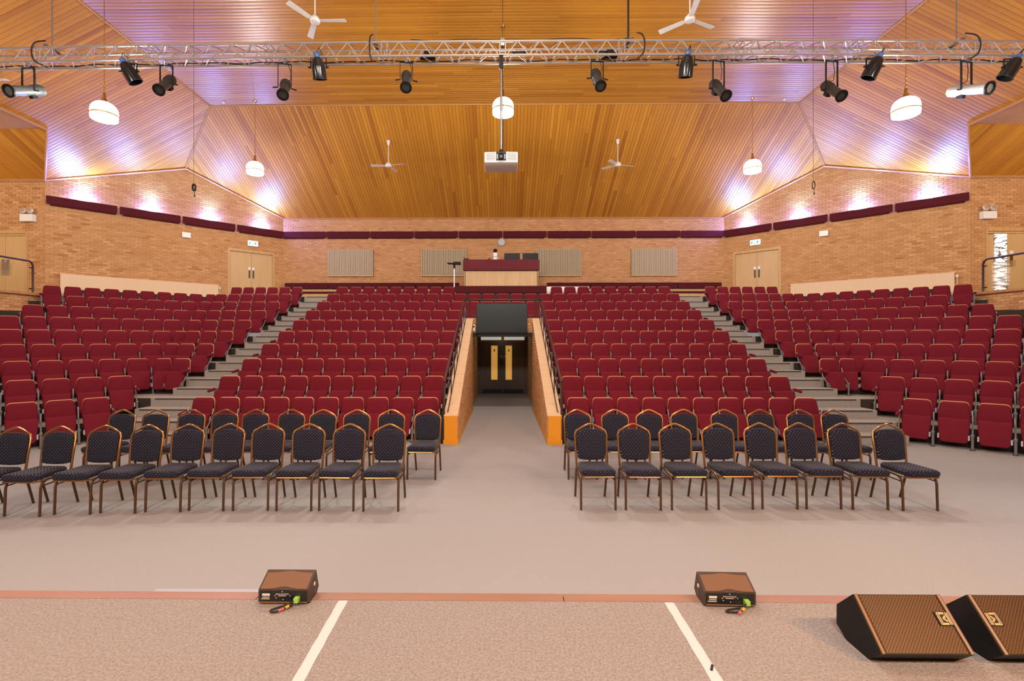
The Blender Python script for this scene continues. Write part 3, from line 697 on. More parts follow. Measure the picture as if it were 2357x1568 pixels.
# ------------------------------------------------------------------ lighting truss
TY, TZ, TA = 10.0, 7.87, .29
tr = thing('lighting_truss', 'long aluminium box truss carrying the stage lights', 'truss', (0, TY, TZ))
def bend(x): return .0011*x*x
XS = [-12.3+2.46*i for i in range(11)]
def cpt(x, dy, dz): return (x, dy+bend(x), dz)
for dy, dz in ((0, 0), (0, TA), (TA, 0), (TA, TA)):
    for a, b in zip(XS, XS[1:]):
        MB().tube([cpt(a+.01, dy, dz), cpt((a+b)/2, dy, dz), cpt(b-.01, dy, dz)], .0245, 10).build('chord', M_ALU, tr)
br = []
for a, b in zip(XS, XS[1:]):
    n = 10; w = (b-a-.16)/n
    for fi, (p, q) in enumerate((((0,0),(0,TA)), ((TA,0),(TA,TA)), ((0,0),(TA,0)), ((0,TA),(TA,TA)))):
        for k in range(n):
            x0 = a+.08+k*w; x1 = x0+w
            e = (p, q) if (k+fi//2) % 2 == 0 else (q, p)
            br.append((cpt(x0, *e[0]), cpt(x1, *e[1]), fi))
    for x in (a+.06, b-.06):
        for p, q in (((0,0),(0,TA)), ((0,0),(TA,0)), ((TA,0),(TA,TA)), ((0,TA),(TA,TA))):
            br.append((cpt(x, *p), cpt(x, *q), 4))
br.sort(key=lambda e: (abs(e[0][0]) > 11, e[2]))
J = MB()
for i, (p, q, fi) in enumerate(br):
    if i < 300: MB().tube([p, q], .0115, 6).build('brace', M_ALU, tr)
    else: J.tube([p, q], .0115, 6)
J.build('braces', M_ALU, tr, 35, kind='stuff')
def coup(x):
    for dy, dz in ((0, 0), (0, TA), (TA, 0), (TA, TA)):
        MB().tube([cpt(x-.05, dy, dz), cpt(x+.05, dy, dz)], .032, 10).build('coupler', M_ALU, tr)
for x in XS[1:-1]: coup(x)
# suspension rods with their black cable loops
for i, (x, m, r, lb) in enumerate(((-9.647, M_STEEL, .012, 'grey suspension rod holding the truss above the left grey spotlight'), (-2.671, M_STEEL, .012, 'grey suspension rod holding the truss left of the projector'),
                          (2.628, M_RUBBER, .022, 'thick black cable bundle dropping to the truss right of the projector'), (9.512, M_STEEL, .012, 'grey suspension rod holding the truss above the right silver spotlight'), (0.0, M_RUBBER, .006, 'thin dark wire from the ceiling to the middle of the truss'))):
    t = thing('suspension_rod', lb, 'suspension rod', (x, TY+TA/2+bend(x), TZ+TA+.03))
    MB().tube([(0, 0, 0), (0, 0, FZ-TZ-TA-.03)], r, 8).build('rod', m, t)
    MB().b2((-.03, -TA/2-.03, -.01), (.03, TA/2+.03, .03)).build('beam_clamp', M_STEEL, t, 0)
for x, h, wd, lb in ((-9.75, .20, .16, 'black cable loop hung round the truss by the left grey spotlight'), (-2.72, .22, .03, 'black cable loop hung round the truss left of the projector'), (2.80, .22, .12, 'black cable loop hung round the truss right of the projector'), (9.65, .22, .18, 'black cable loop hung round the truss by the right silver spotlight')):
    sg = 1 if x > 0 else -1
    pts = [(-.02*sg, .14, h), (-.12*sg*wd/.15, .02, h-.08), (-.10*sg, -.04, -.05)] if sg < 0 else [(-.02, .14, h), (.12*wd/.15, .02, h-.08), (.10, -.04, -.05)]
    xx = wd*sg
    loop = [(0, .10, TA+h), (-xx*.0+xx*.55, -.03, TA+h*.55), (xx*.95, -.05, TA), (xx, -.05, TA*.5), (xx*.75, -.05, 0), (xx*.2, -.04, -.07), (-xx*.2, .02, -.08)]
    # smooth the loop
    for _ in range(2):
        q = [loop[0]]
        for a, b in zip(loop, loop[1:]): q += [tuple(.75*u+.25*v for u, v in zip(a, b)), tuple(.25*u+.75*v for u, v in zip(a, b))]
        loop = q+[loop[-1]]
    t = MB().tube(loop, .014, 7).build('cable_loop', M_RUBBER); t.location = (x, TY+bend(x), TZ); tag(t, lb, 'cable', 'cable loops on the truss')
# multicore cable lying on the rear lower chord
pts = [cpt(x, TA-.03+.02*math.sin(x*3.1), .040+.012*math.sin(x*7)) for x in [-11+i*.25 for i in range(89)]]
t = MB().tube(pts, .013, 6).build('power_cable', M_RUBBER); t.location = (0, TY, TZ); tag(t, 'black power cable lying along the rear lower tube of the truss', 'cable')
pts = [cpt(x, .02*math.sin(x*4), TA+.035+.012*math.sin(x*5)) for x in [-1.9+i*.2 for i in range(24)]]
t = MB().tube(pts, .008, 6).build('power_cable', M_RUBBER); t.location = (0, TY, TZ); tag(t, 'thin black cable lying on top of the truss around the middle', 'cable')
for x, lb in ((.35, 'loose grey cable coil tucked inside the truss near the middle'), (2.05, 'black cable coil tucked inside the truss right of the projector')):
    cl = MB()
    for j in range(4): cl.tube([((.13+.012*j)*math.cos(a), (.05+.01*j)*math.sin(a), .014*j+.05*math.sin(a)) for a in [2*PI*k/18 for k in range(18)]], .007, 6, 0, True)
    t = cl.build('cable_coil', M_RUBBER); t.location = (x, TY+.16, TZ+.12); tag(t, lb, 'cable coil')

# ------------------------------------------------------------------ stage lights
def clamp(t, top):
    c = MB(); c.tube([(-.0, -.032, top), (0, -.045, top+.02), (0, -.032, top+.05), (0, 0, top+.062), (0, .03, top+.045)], .010, 6)
    c.b2((-.02, -.03, top-.055), (.02, .02, top-.0)); c.build('hook_clamp', M_STEEL, t)
def profile(pos, aimv, body, label, top, length=.62, r=.095, yaw=0):
    """theatre profile spot: lamp house behind, barrel in front, hung in a yoke"""
    t = thing('profile_spotlight', label, 'stage light', pos, 0, 'profile spotlights under the truss')
    d = Vector(aimv).normalized(); M3 = d.to_track_quat('Z', 'Y').to_matrix()
    F = length
    MB().lathe([(r*.93, -.06), (r*.95, F*.50), (r*1.02, F*.52), (r*1.02, F*.56)], (0,0,0), 20, M3).build('lens_tube', body, t)
    hb = MB().lathe([(r*.5, -F*.46), (r*.98, -F*.43), (r*1.1, -F*.36), (r*1.1, -.10), (r*.95, -.05)], (0,0,0), 18, M3).build('lamp_house', body, t)
    for q in range(6): MB().lathe([(r*1.13, -F*.36+q*.028), (r*1.13, -F*.36+q*.028+.011)], (0,0,0), 18, M3).build('cooling_fin', body, hb)
    MB().lathe([(r*1.02, F*.54), (r*1.25, F*.555), (r*1.25, F*.60), (r*.9, F*.605), (r*.86, F*.50), (r*.3, F*.47), (0, F*.47)], (0,0,0), 20, M3, 0, False).build('colour_frame', M_BLACK, t)
    MB().lathe([(r*.84, F*.46), (r*.4, F*.488), (0, F*.495)], (0,0,0), 16, M3).build('lens', M_LENS, t)
    sd = Vector((0,0,1)).cross(d); sd.normalize()
    yw = r*1.35; h = top
    yk = MB()
    for q in (-1, 1):
        p = sd*yw*q; yk.box((p.x, p.y, h/2), (.012, .035, h), Matrix.Rotation(math.atan2(sd.y, sd.x), 3, 'Z'))
    yk.box((0, 0, h), (2*yw+.012, .035, .012), Matrix.Rotation(math.atan2(sd.y, sd.x), 3, 'Z')); yk.build('yoke', M_BLACK, t)
    for q in (-1, 1): MB().tube([sd*yw*q, sd*(yw+.10)*q+Vector((0,0,-.02))], [.012, .016], 8).build('tilt_knob', M_BLACK, t)
    clamp(t, h+.05)
    dn = M3 @ Vector((0, -r*1.0, 0)); dn = dn if dn.z < 0 else -dn
    g = MB().box(dn*1.15+d*(-.06), (.09, .07, .12), M3); g.build('shutter_gate', M_BLACK, t)
    pts = [Vector((sd.x*.03, .02, h+.08)), sd*(yw*.8)+Vector((0,.05,h*.75)), sd*(yw*.7)+Vector((0,.06,h*.4)), d*(-F*.4)+Vector((0,0,.03))]
    MB().tube(pts, .008, 6).build('lead', M_RUBBER, t)
def par(pos, aimv, label, top, r=.135):
    t = thing('par_can', label, 'stage light', pos, 0, 'black par cans on the truss')
    d = Vector(aimv).normalized(); M3 = d.to_track_quat('Z', 'Y').to_matrix()
    MB().lathe([(.05, -.19), (.10, -.15), (r*.93, -.05), (r, 0), (r*1.02, .20), (r*1.08, .205), (r*1.08, .23), (r*.95, .23), (r*.9, .1), (0, .09)], (0,0,0), 22, M3, 0, False).build('can', M_BLACKG, t)
    MB().lathe([(.035, -.27), (.055, -.25), (.055, -.18)], (0,0,0), 12, M3).build('lamp_base', M_BLUE, t)
    MB().lathe([(r*.9, .12), (r*.5, .10), (0, .095)], (0,0,0), 18, M3).build('lens', M_LENS, t)
    for k in range(5):
        a = 2*PI*k/5; MB().box(M3 @ Vector((r*1.01*math.cos(a), r*1.01*math.sin(a), .09)), (.012, .012, .19), M3).build('rib', M_BLACK, t)
    yk = MB(); w = r*1.2
    for q in (-1, 1): yk.b2((q*w-.006, -.015, -.02), (q*w+.006, .015, top))
    yk.b2((-w, -.015, top-.006), (w, .015, top+.006)); yk.build('yoke', M_BLACK, t, 0)
    for q in (-1, 1): MB().tube([(q*w, 0, 0), (q*(w+.05), 0, 0)], .018, 8).build('tilt_knob', M_BLACK, t)
    clamp(t, top+.05)
    MB().tube([tuple(d*-.26), tuple(d*-.33+Vector((.05, .02, .05))), (.09, .03, top+.04), (.02, .02, top+.08)], .009, 6).build('lead', M_RUBBER, t)
zc = TZ-.02
def prof_at(x, z, aimv, body, label, **k):
    profile((x, TY+.02+bend(x), z), aimv, body, label, zc-z-.11, **k)
M_PBODY = mat('charcoal_lamp_body', (.035, .032, .03), .42)
prof_at(-10.05, 7.26, (-.07, -.89, -.47), mat('grey_lamp_body', (.16, .18, .18), .35, .5), 'grey profile spotlight pointing left at the left end of the truss', length=.74, r=.105)
prof_at(-7.06, 7.36, (.04, -.69, -.73), M_PBODY, 'black profile spotlight second from the left end, tilted down left')
prof_at(-4.55, 7.24, (.19, -.66, -.73), M_PBODY, 'black profile spotlight third from the left end, hung low')
prof_at(-2.0, 7.38, (.10, -.64, -.77), M_PBODY, 'black profile spotlight under the truss just left of the projector')
prof_at(1.955, 7.39, (.07, -.63, -.78), M_PBODY, 'black profile spotlight under the truss just right of the projector')
prof_at(4.46, 7.17, (.13, -.66, -.75), M_PBODY, 'black profile spotlight tilted down right, third from the right end')
prof_at(6.80, 7.15, (.08, -.70, -.72), M_PBODY, 'black profile spotlight tilted down right, second from the right end')
prof_at(9.60, 7.15, (.23, -.91, -.37), mat('bright_silver_lamp_body', (.55, .57, .57), .3, .5), 'silver profile spotlight pointing right at the right end of the truss', length=.74, r=.105)
def par_at(x, z, aimv, label): par((x, TY+.02+bend(x), z), aimv, label, zc-z-.05 if zc-z > .2 else .2)
par_at(-7.86, 7.63, (.35, .25, -.75), 'black par can tilted beside the second spotlight from the left')
par_at(-3.84, 7.66, (.02, .35, -.9), 'black par can hanging straight down on the left half of the truss')
par_at(3.80, 7.66, (.0, .30, -.9), 'black par can hanging straight down on the right half of the truss')
par_at(7.68, 7.63, (-.30, .25, -.8), 'black par can tilted down left between two right spotlights')
par_at(10.55, 7.63, (-.35, .2, -.75), 'black par can cut by the right picture edge at the truss end')
for x, lb in ((-1.58, 'small black floodlight standing inside the truss left of the projector'), (2.25, 'small black floodlight standing inside the truss right of the projector')):
    t = thing('floodlight', lb, 'floodlight', (x, TY+.16, TZ+.03))
    MB().b2((-.16, -.06, 0), (.16, .06, .025)).build('base_bar', M_BLACK, t, 0); MB().b2((-.07, -.06, .03), (.07, .06, .13)).build('head', M_BLACK, t, 0); MB().tube([(.07, 0, .08), (.17, 0, .09)], .03, 8).build('motor', M_BLACK, t)

# ------------------------------------------------------------------ projector on its pole
t = thing('projector', 'white video projector hanging on a chrome pole from the truss', 'projector', (-.03, 9.9, 5.60))
W2_, D2_ = .335, .29
b = MB(); pr = rrect(2*W2_, 2*W2_, -.10, .12, .02, 3)
b.pad(pr, [(.012, -D2_), (0, -D2_+.02), (0, D2_-.02), (.012, D2_)], lambda u, v, w: (u, w, v)); b.build('body', M_WHITE, t)
pl = MB().b2((-.10, -D2_-.012, -.055), (.10, -D2_+.01, .115)).build('lens_recess', M_BLACK, t, 0)
MB().b2((-.088, -D2_-.02, -.03), (.088, -D2_-.012, .06)).build('lens_plate', M_GREYG, t, 0)
ln = MB().lathe([(.06, 0), (.062, .03), (.05, .045), (.04, .02)], (0, -D2_-.015, .015), 20, Rm).build('lens_barrel', M_BLACK, t)
MB().lathe([(.04, .02), (.02, .03), (0, .033)], (0, -D2_-.015, .015), 16, Rm).build('lens', M_LENS, ln)
for q in (-1, 1):
    g = MB()
    for k in range(9): g.b2((q*.21-.09, -D2_-.006, -.05+k*.017), (q*.21+.09, -D2_+.002, -.042+k*.017))
    g.build('vent_grille', M_STEEL, t, 0)
    MB().lathe([(.025, 0), (.03, .03)], (q*.28, 0, .115), 10).build('mount_foot', M_BLACK, t)
MB().b2((-.30, -.2, .12), (.30, .2, .135)).build('mount_plate', M_BLACK, t, 0)
MB().b2((-.06, -D2_-.004, -.085), (.06, -D2_+.002, -.072)).build('name_strip', M_STEEL, t, 0)
pole = MB().tube([(0, .08, .22), (0, .08, TZ-5.60-.25)], .025, 12).build('pole', mat('pole_chrome', (.36, .35, .34), .3, .85), t)
MB().tube([(0, .08, .13), (0, .08, .30)], .042, 12).build('lower_bracket', M_BLACK, t)
ub = MB().b2((-.045, .035, TZ-5.60-.30), (.045, .125, TZ-5.60-.03)).build('upper_bracket', M_BLACK, t, 0)
MB().tube([(.03, .08, .25), (.045, .09, 1.0), (.03, .08, TZ-5.6-.2)], .007, 6).build('lead', M_RUBBER, t)

# ------------------------------------------------------------------ tip-up seats
SB = {}
def lean(u, v, w):                        # backrest plane: v is height, w is depth towards the front
    return (u, -(.83-v)*.33*.5-w*.98-.0, v-w*.06)
o_back = rrect(.465, .405, .47, .83, (.05, .065), 4)
b = MB().pad(o_back, [(.02, .0), (.0, .012), (.0, .05), (.02, .075), (.06, .085)], lean); SB['backrest'] = (b, M_RED)
o_sh = rrect(.455, .408, .475, .8385, (.05, .067), 4)
b = MB().pad(o_sh, [(.012, -.022), (0, -.016), (0, .012), (.006, .016)], lean); SB['back_shell'] = (b, M_SHELL)
def pan(u, v, w):                         # tipped-up seat: v height, leaning out at the foot
    return (u, -.155-(.54-v)*.34-w, v)
o_pan = rrect(.40, .44, .13, .54, (.05, .03), 4)
o_pan = [(u, v-.035*(1-(u/.2)**2) if v < .2 else v) for u, v in o_pan]
b = MB().pad(o_pan, [(.02, 0), (0, .02), (0, .07), (.012, .09), (.04, .10)], pan); SB['seat_pan'] = (b, M_RED)
hp = MB()
for q in (-1, 1): hp.box(pan(q*.205, .22, .095), (.022, .012, .085), Matrix.Rotation(-.33, 3, 'X'))
hpl = []
for q in (-1, 1): hpl.append(MB().box(pan(q*.205, .22, .095), (.024, .016, .09), Matrix.Rotation(-.33, 3, 'X')))
ps = MB(); ps.tube([(.25, -.36, 0), (.25, -.36, .27)], .021, 8); ps.lathe([(.026, .25), (.030, .285), (.022, .295)], (.25, -.36, 0), 10)
ps.box((.25, -.36, .006), (.06, .12, .012)); ps.tube([(.25, -.36, .27), (.25, -.20, .42), (.25, -.13, .62)], .014, 6)
ps.tube([(.222, -.34, .25), (.262, -.34, .25)], .011, 6)
SB['post'] = (ps, M_STEEL)
ps2 = MB(); ps2.merge(ps, Matrix.Translation((-.5, 0, 0)), 0)
def armr(x):
    a = MB(); a.pad(rrect(.065, .055, -.03, .03, .02, 3), [(.02, .0), (0, .03), (0, .25), (.02, .28)], lambda u, v, w: (x+u, -.12-w, .565+v-w*.10)); return a
SEAT_ME = {k: b.mesh(k, m) for k, (b, m) in SB.items()}
HINGE_ME = [h.mesh('hinge_plate', M_ALU if False else M_STEEL, 0) for h in hpl]
POST2_ME = ps2.mesh('post', M_STEEL)
ARM_ME = {-1: armr(-.27).mesh('armrest', M_RED), 1: armr(.27).mesh('armrest', M_RED)}
ARM_MB = {-1: armr(-.27), 1: armr(.27)}
seats = []     # (x, y, z, rz, label, arm, sx, firstpost)
LEFT = {-1: 'left', 1: 'right'}
def rowname(n): return ORD[n]+' row'
for n in range(1, 11):
    z = RIS*(n-1) if n > 1 else -.012; y = DN(n)
    if n in (8, 9):
        for k in range(25):
            x = -6+.5*k; e = -1 if k == 0 else (1 if k == 24 else 0)
            seats.append((x, y, z, 0, ('maroon tip-up seat, %s, %s from the %s end of the long row%s' % (rowname(n), ORD[min(k, 24-k)+1], 'left' if k < 12 else 'right', ', with armrest' if e else '')) if k != 12 else 'maroon tip-up seat, %s, exactly in the middle of the long row' % rowname(n), e, 1, k == 0))
    else:
        for sd in (-1, 1):
            m = 9 if n == 10 else 10
            for k in range(m):
                x = sd*((2.0 if n == 10 else 1.5)+.5*k); e = sd if k == m-1 else 0
                seats.append((x, y, z, 0, 'maroon tip-up seat, %s, %s from the walkway, %s middle block%s' % (rowname(n), ORD[k+1], LEFT[sd], ', with armrest' if e else ''), e, 1, (x-.5) < 0 < 0 or (k == m-1 and sd < 0) or (k == 0 and sd > 0)))
STR = {10: 6, 9: 6, 8: 5, 7: 4, 6: 3, 5: 3, 4: 2, 3: 1, 2: 0, 1: 0}
SIDE = {9: 9, 8: 7, 7: 8, 6: 9, 5: 8, 4: 7, 3: 6, 2: 5, 1: 4}
for sd in (-1, 1):
    for n in range(1, 11):
        z = RIS*(n-1) if n > 1 else -.012; row = []
        x = 7.70
        ps_ = {10: .454, 9: .461, 8: .48, 7: .483, 6: .50, 5: .465, 4: .50}.get(n, .48)
        for k in range(STR[n]): row.append((7.71+ps_*k, DN(n)+.02, 0, ps_/.5*.985))
        if n < 10:
            j1 = {1: 8.10, 2: 8.40}.get(n, 9.46+.36*(n-5))
            if n > 2:
                lastx = 7.71+ps_*(STR[n]-1); bx = lastx+(j1-lastx)*.48; by = DN(n)+.035
                row.append((bx, by+.04, 22.5, .72))
            pt = .3527-(n-5)*.005
            for j in range(SIDE[n]):
                xx = j1+pt*j; row.append((xx, CN(n)-xx, 45, min(1, pt*1.4142/.5)))
        for k, (xx, yy, ang, sx) in enumerate(row):
            e = -sd if k == 0 else (sd if (k == len(row)-1 and n in (7, 8, 9)) else 0)
            seats.append((sd*xx, yy, z, -sd*-1*0+sd*-math.radians(ang)*1.0 if False else (math.radians(ang) if sd < 0 else -math.radians(ang)),
                          'maroon tip-up seat, %s, %s from the stairs, %s side block%s' % (rowname(n), ORD[k+1], LEFT[sd], ', with armrest' if e else ''), e, sx, (k == 0 and sd > 0) or (k == len(row)-1 and sd < 0)))
def depth(s): return math.hypot(s[0], s[1])
seats.sort(key=depth)
G = 'maroon tip-up auditorium seats'
for s in seats[:300]:
    x, y, z, rz, lb, e, sx, fp = s
    t = thing('tip_up_seat', lb, 'seat', (x, y, z), rz, G); t.scale = (sx, 1, 1)
    for k, me in SEAT_ME.items():
        if k != 'post' or sx != .72: link(k, me, t)
    for h in HINGE_ME: link('hinge_plate', h, t)
    if fp: link('post', POST2_ME, t)
    if e: link('armrest', ARM_ME[e], t)
far = MB()
for x, y, z, rz, lb, e, sx, fp in seats[300:]:
    M = Matrix.Translation((x, y, z)) @ Matrix.Rotation(rz, 4, 'Z') @ Matrix.Diagonal((sx, 1, 1, 1))
    for k, (b, m) in SB.items(): far.merge(b, M, {'backrest': 0, 'seat_pan': 0, 'back_shell': 1, 'post': 2}[k])
    for h in hpl: far.merge(h, M, 2)
    if fp: far.merge(ps2, M, 2)
    if e: far.merge(ARM_MB[e], M, 0)
o = far.build('distant_seats', [M_RED, M_SHELL, M_STEEL], None, 35, kind='stuff')
tag(o, 'remaining maroon tip-up seats of the highest rows near the back wall', 'seats')

# ------------------------------------------------------------------ banquet chairs
def chair_parts():
    P = {}
    prof = [(-.185, .40, .40), (-.192, .425, .60), (-.198, .455, .79), (-.178, .466, .835), (-.09, .475, .885), (-.03, .479, .912), (0, .480, .918), (.03, .479, .912), (.09, .475, .885), (.178, .466, .835), (.198, .455, .79), (.192, .425, .60), (.185, .40, .40)]
    P['back_frame'] = (MB().tube(prof, .0135, 10), M_BRONZE)
    out = [(.165, .50), (.178, .60), (.183, .78), (.165, .820), (.09, .852), (.0, .858), (-.09, .852), (-.165, .820), (-.183, .78), (-.178, .60), (-.165, .50), (-.10, .488), (0, .484), (.10, .488)]
    P['back_pad'] = (MB().pad(out, [(.015, -.018), (0, -.006), (0, .018), (.012, .032), (.05, .038), (.056, .0381)], lambda u, v, w: (u, .40+(v-.40)*.152-w, v)), M_NAVY)
    so = [(-.20, -.02), (-.185, -.05), (-.12, -.065), (0, -.07), (.12, -.065), (.185, -.05), (.20, -.02), (.195, .12), (.175, .36), (.15, .385), (-.15, .385), (-.175, .36), (-.195, .12)]
    P['seat_cushion'] = (MB().pad(so, [(.02, .405), (.004, .412), (0, .43), (0, .455), (.018, .472), (.06, .482), (.066, .4821)], lambda u, v, w: (u, v, w)), M_NAVY)
    P['seat_frame'] = (MB().tube([(-.185, .38, .395), (-.197, 0, .395), (-.17, -.045, .395), (.17, -.045, .395), (.197, 0, .395), (.185, .38, .395)], .011, 8, 0, True), M_BRONZE)
    legs = []
    for q in (-1, 1):
        legs.append(MB().tube([(q*.200, .0, 0), (q*.200, .012, .31), (q*.200, .03, .365), (q*.200, .08, .392), (q*.195, .20, .398)], .0135, 8))
        legs.append(MB().tube([(q*.186, .50, 0), (q*.188, .44, .22), (q*.190, .395, .38), (q*.190, .36, .40), (q*.192, .25, .40)], .0135, 8))
    st = [MB().tube([(q*.199, .014, .335), (q*.190, .405, .345)], .008, 6) for q in (-1, 1)]
    return P, legs, st
CP, CL, CS = chair_parts()
ch0 = None
def chair(x, y, rz, label, group):
    global ch0
    if ch0 is None:
        ch0 = thing('banquet_chair', label, 'chair', (x, y, 0), rz, group)
        for k, (b, m) in CP.items(): b.build(k, m, ch0)
        for b in CL: b.build('leg', M_LEG, ch0)
        for b in CS: b.build('stretcher', M_LEG, ch0)
    else: dup(ch0, (x, y, 0), rz, label, group)
FL = [(-5.856, 5.281), (-5.36, 5.332), (-4.854, 5.399), (-4.375, 5.446), (-3.891, 5.493), (-3.418, 5.534), (-2.911, 5.547), (-2.407, 5.544), (-1.918, 5.549), (-1.401, 5.541)]
FR = [(1.109, 5.614), (1.628, 5.612), (2.162, 5.626), (2.707, 5.646), (3.229, 5.666), (3.74, 5.672), (4.266, 5.657), (4.814, 5.627)]
BLp = [(-5.706, 7.212), (-5.206, 7.22), (-4.655, 7.224), (-4.178, 7.246), (-3.718, 7.269), (-3.182, 7.263), (-2.691, 7.268), (-2.187, 7.274), (-1.683, 7.28), (-1.148, 7.286)]
BR = [(1.132, 7.324), (1.681, 7.331), (2.214, 7.337), (2.751, 7.366), (3.333, 7.349), (3.883, 7.343), (4.463, 7.337), (4.981, 7.333)]
JIT = [.02, -.03, .015, .03, -.02, .01, -.015, .025, -.01, .0]
for lst, side, row, off in ((FL, 'left', 'front', 0), (FR, 'right', 'front', 0), (BLp, 'left', 'back', .475), (BR, 'right', 'back', .475)):
    q = list(reversed(lst)) if side == 'left' else lst
    for i, (x, y) in enumerate(q):
        rz = JIT[i]*.8
        if row == 'back' and side == 'left' and i == 0: rz = -.05
        chair(x, y-off, rz, 'navy dotted banquet chair, bronze frame, %s row, %s from the centre gap, %s group' % (row, ORD[i+1], side), 'navy banquet chairs in the %s row, %s group' % (row, side))

# ------------------------------------------------------------------ walkway rails, screen, desk, bench
for sd, nm in ((-1, 'left'), (1, 'right')):
    t = thing('walkway_handrail', 'dark brown sloping handrail on the %s walkway wall' % nm, 'handrail', (sd*1.12, 9.2, 0))
    def P(f, h): y = 9.2+f*4.7; return (0, y-9.2, ptop(y)+h)
    z0, z1 = 1.17, 3.14
    MB().tube([(0, 0, z0), (0, 4.75, z1), (-sd*.16, 4.8, z1)], .025, 8).build('rail', M_BROWNRAIL, t)
    MB().tube([(-sd*.07, .04, .60), (-sd*.07, 4.7, 2.66)], .012, 6).build('lower_rail', M_BROWNRAIL, t)
    MB().b2((-.02, -.03, .02), (.02, .03, z0)).build('end_post', M_BROWNRAIL, t, 0)
    for k in range(1, 8):
        f = k/7.3; MB().tube([(-sd*.07, f*4.75, .60+f*2.07), (-sd*.07, f*4.75, z0+f*(z1-z0)-.03), (0, f*4.75, z0+f*(z1-z0))], .011, 6).build('baluster', M_BROWNRAIL, t)
    for zz in (2.72, 3.10): MB().tube([(0, 4.73, zz), (-sd*.18, 4.78, zz)], .015, 6).build('connector', M_BROWNRAIL, t)
    MB().b2((.0 if sd > 0 else -.06, -.02, 0), (.06 if sd > 0 else .0, .02, .62)).build('base_plate', M_BLACK, t, 0)
t = thing('barrier_rail', 'dark rounded tube barrier above the walkway screen', 'barrier', (0, 13.98, 0))
out = rrect(1.92, 1.92, 2.68, 3.14, .10, 4)
MB().tube([(u, 0, v) for u, v in out], .024, 8, 0, True).build('tube_frame', M_BROWNRAIL, t)
for x in (-.55, -.18, .18, .55): MB().tube([(x, 0, 2.68), (x, 0, 3.14)], .012, 6).build('upright', M_BROWNRAIL, t)
for x in (-.8, .8): MB().tube([(x, 0, 2.61), (x, 0, 2.70)], .02, 6).build('foot', M_BROWNRAIL, t)
t = thing('wall_screen', 'large black flat screen mounted above the walkway entrance', 'screen', (-.025, 13.78, 2.19))
b = MB().b2((-.725, -.05, 0), (.725, .0, .835)); b.build('housing', M_BLACK, t, 0)
MB().b2((-.71, -.054, .03), (.71, -.05, .82)).build('screen_face', mat('screen_glass', (.010, .017, .019), .3, spec=.3), t, 0)
MB().b2((-.3, 0, .25), (.3, .085, .6)).build('bracket', M_BLACK, t, 0)
MB().b2((-.725, -.06, -.02), (.725, -.02, .0)).build('lower_bar', M_BLACK, t, 0)
t = thing('wall_socket', 'white socket with black plug on the brick beside the screen', 'socket', (-.83, 13.865, 2.33))
MB().b2((-.045, -.03, -.09), (.045, 0, .09)).build('plate', M_WHITE, t, 0); MB().b2((-.02, -.05, .01), (.02, -.03, .06)).build('plug', M_BLACK, t, 0)
# sound desk
t = thing('sound_desk', 'oak sound desk with padded maroon top rail by the back wall', 'desk', (-.055, 18.6, DZ0))
MB().b2((-1.40, .02, 0), (1.40, .06, 1.06)).build('front_panel', M_OAK, t, 0)
for q in (-1, 1): MB().b2((q*1.40-.02, .02, 0), (q*1.40+.02, 1.0, 1.06)).build('side_panel', M_OAK, t, 0)
MB().pad(rrect(2.93, 2.93, 1.05, 1.475, .03, 3), [(.02, -.08), (0, -.05), (0, .03), (.02, .05)], lambda u, v, w: (u, w, v)).build('padded_rail', M_DKRED if False else mat('desk_maroon_fabric', (.155, .020, .030), .9, noise=(40, .3, (.13, .016, .025))), t)
MB().b2((-1.38, .06, 1.06), (1.38, 1.0, 1.10)).build('worktop', M_OAK, t, 0)
def mon(x, label, z=4.703):
    t = thing('computer_monitor', label, 'monitor', (x, 19.0, z))
    MB().b2((-.31, -.02, .28), (.31, .02, .69)).build('panel', M_BLACK, t, 0); MB().b2((-.03, .02, 0), (.03, .05, .35)).build('stand', M_BLACK, t, 0)
    MB().b2((-.12, -.08, 0), (.12, .10, .012)).build('foot', M_BLACK, t, 0)
    bk = MB().b2((-.25, -.03, .35), (.25, -.02, .64)).build('rear_shell', M_BLACK, t, 0)
    return t
m1 = mon(.37, 'black computer monitor on the sound desk, nearer the bottle')
MB().lathe([(.022, 0), (.022, .004)], (-.12, -.032, .40), 12, Rm).build('sticker', M_WHITE, m1)
mon(1.09, 'black computer monitor at the end of the sound desk beside the mic arm')
t = thing('thermos_bottle', 'white and steel bottle with black lid on the sound desk', 'bottle', (-.29, 18.95, 4.703))
MB().lathe([(.085, 0), (.09, .01), (.09, .66), (.08, .70)], (0,0,0), 16).build('body', M_WHITE, t); MB().lathe([(.091, .53), (.091, .55)], (0,0,0), 16, None, 0, False).build('band', M_STEEL, t)
MB().lathe([(.06, .70), (.05, .73), (.085, .76), (.075, .82), (.04, .85)], (0,0,0), 14).build('lid', M_BLACK, t)
t = thing('desk_mic_arm', 'thin dark mic arm reaching over the end of the sound desk', 'mic arm', (1.33, 19.22, 4.703))
MB().tube([(0, 0, 0), (0, 0, .62), (-.06, 0, .665)], .012, 6).build('stem', M_DKSTEEL, t); MB().tube([(-.03, 0, .655), (-.28, -.02, .70)], .014, 6).build('boom', M_DKSTEEL, t)
MB().lathe([(.06, 0), (.06, .02)], (0,0,0), 12).build('base', M_DKSTEEL, t)
t = thing('desk_gadget', 'small black handset standing on the sound desk left of the bottle', 'handset', (-.53, 18.64, 5.075))
MB().b2((-.05, -.03, 0), (.05, .03, .035)).build('base', M_BLACK, t, 0); MB().box((.025, 0, .055), (.03, .03, .07), Matrix.Rotation(.4, 3, 'Y')).build('handset', M_BLACK, t)
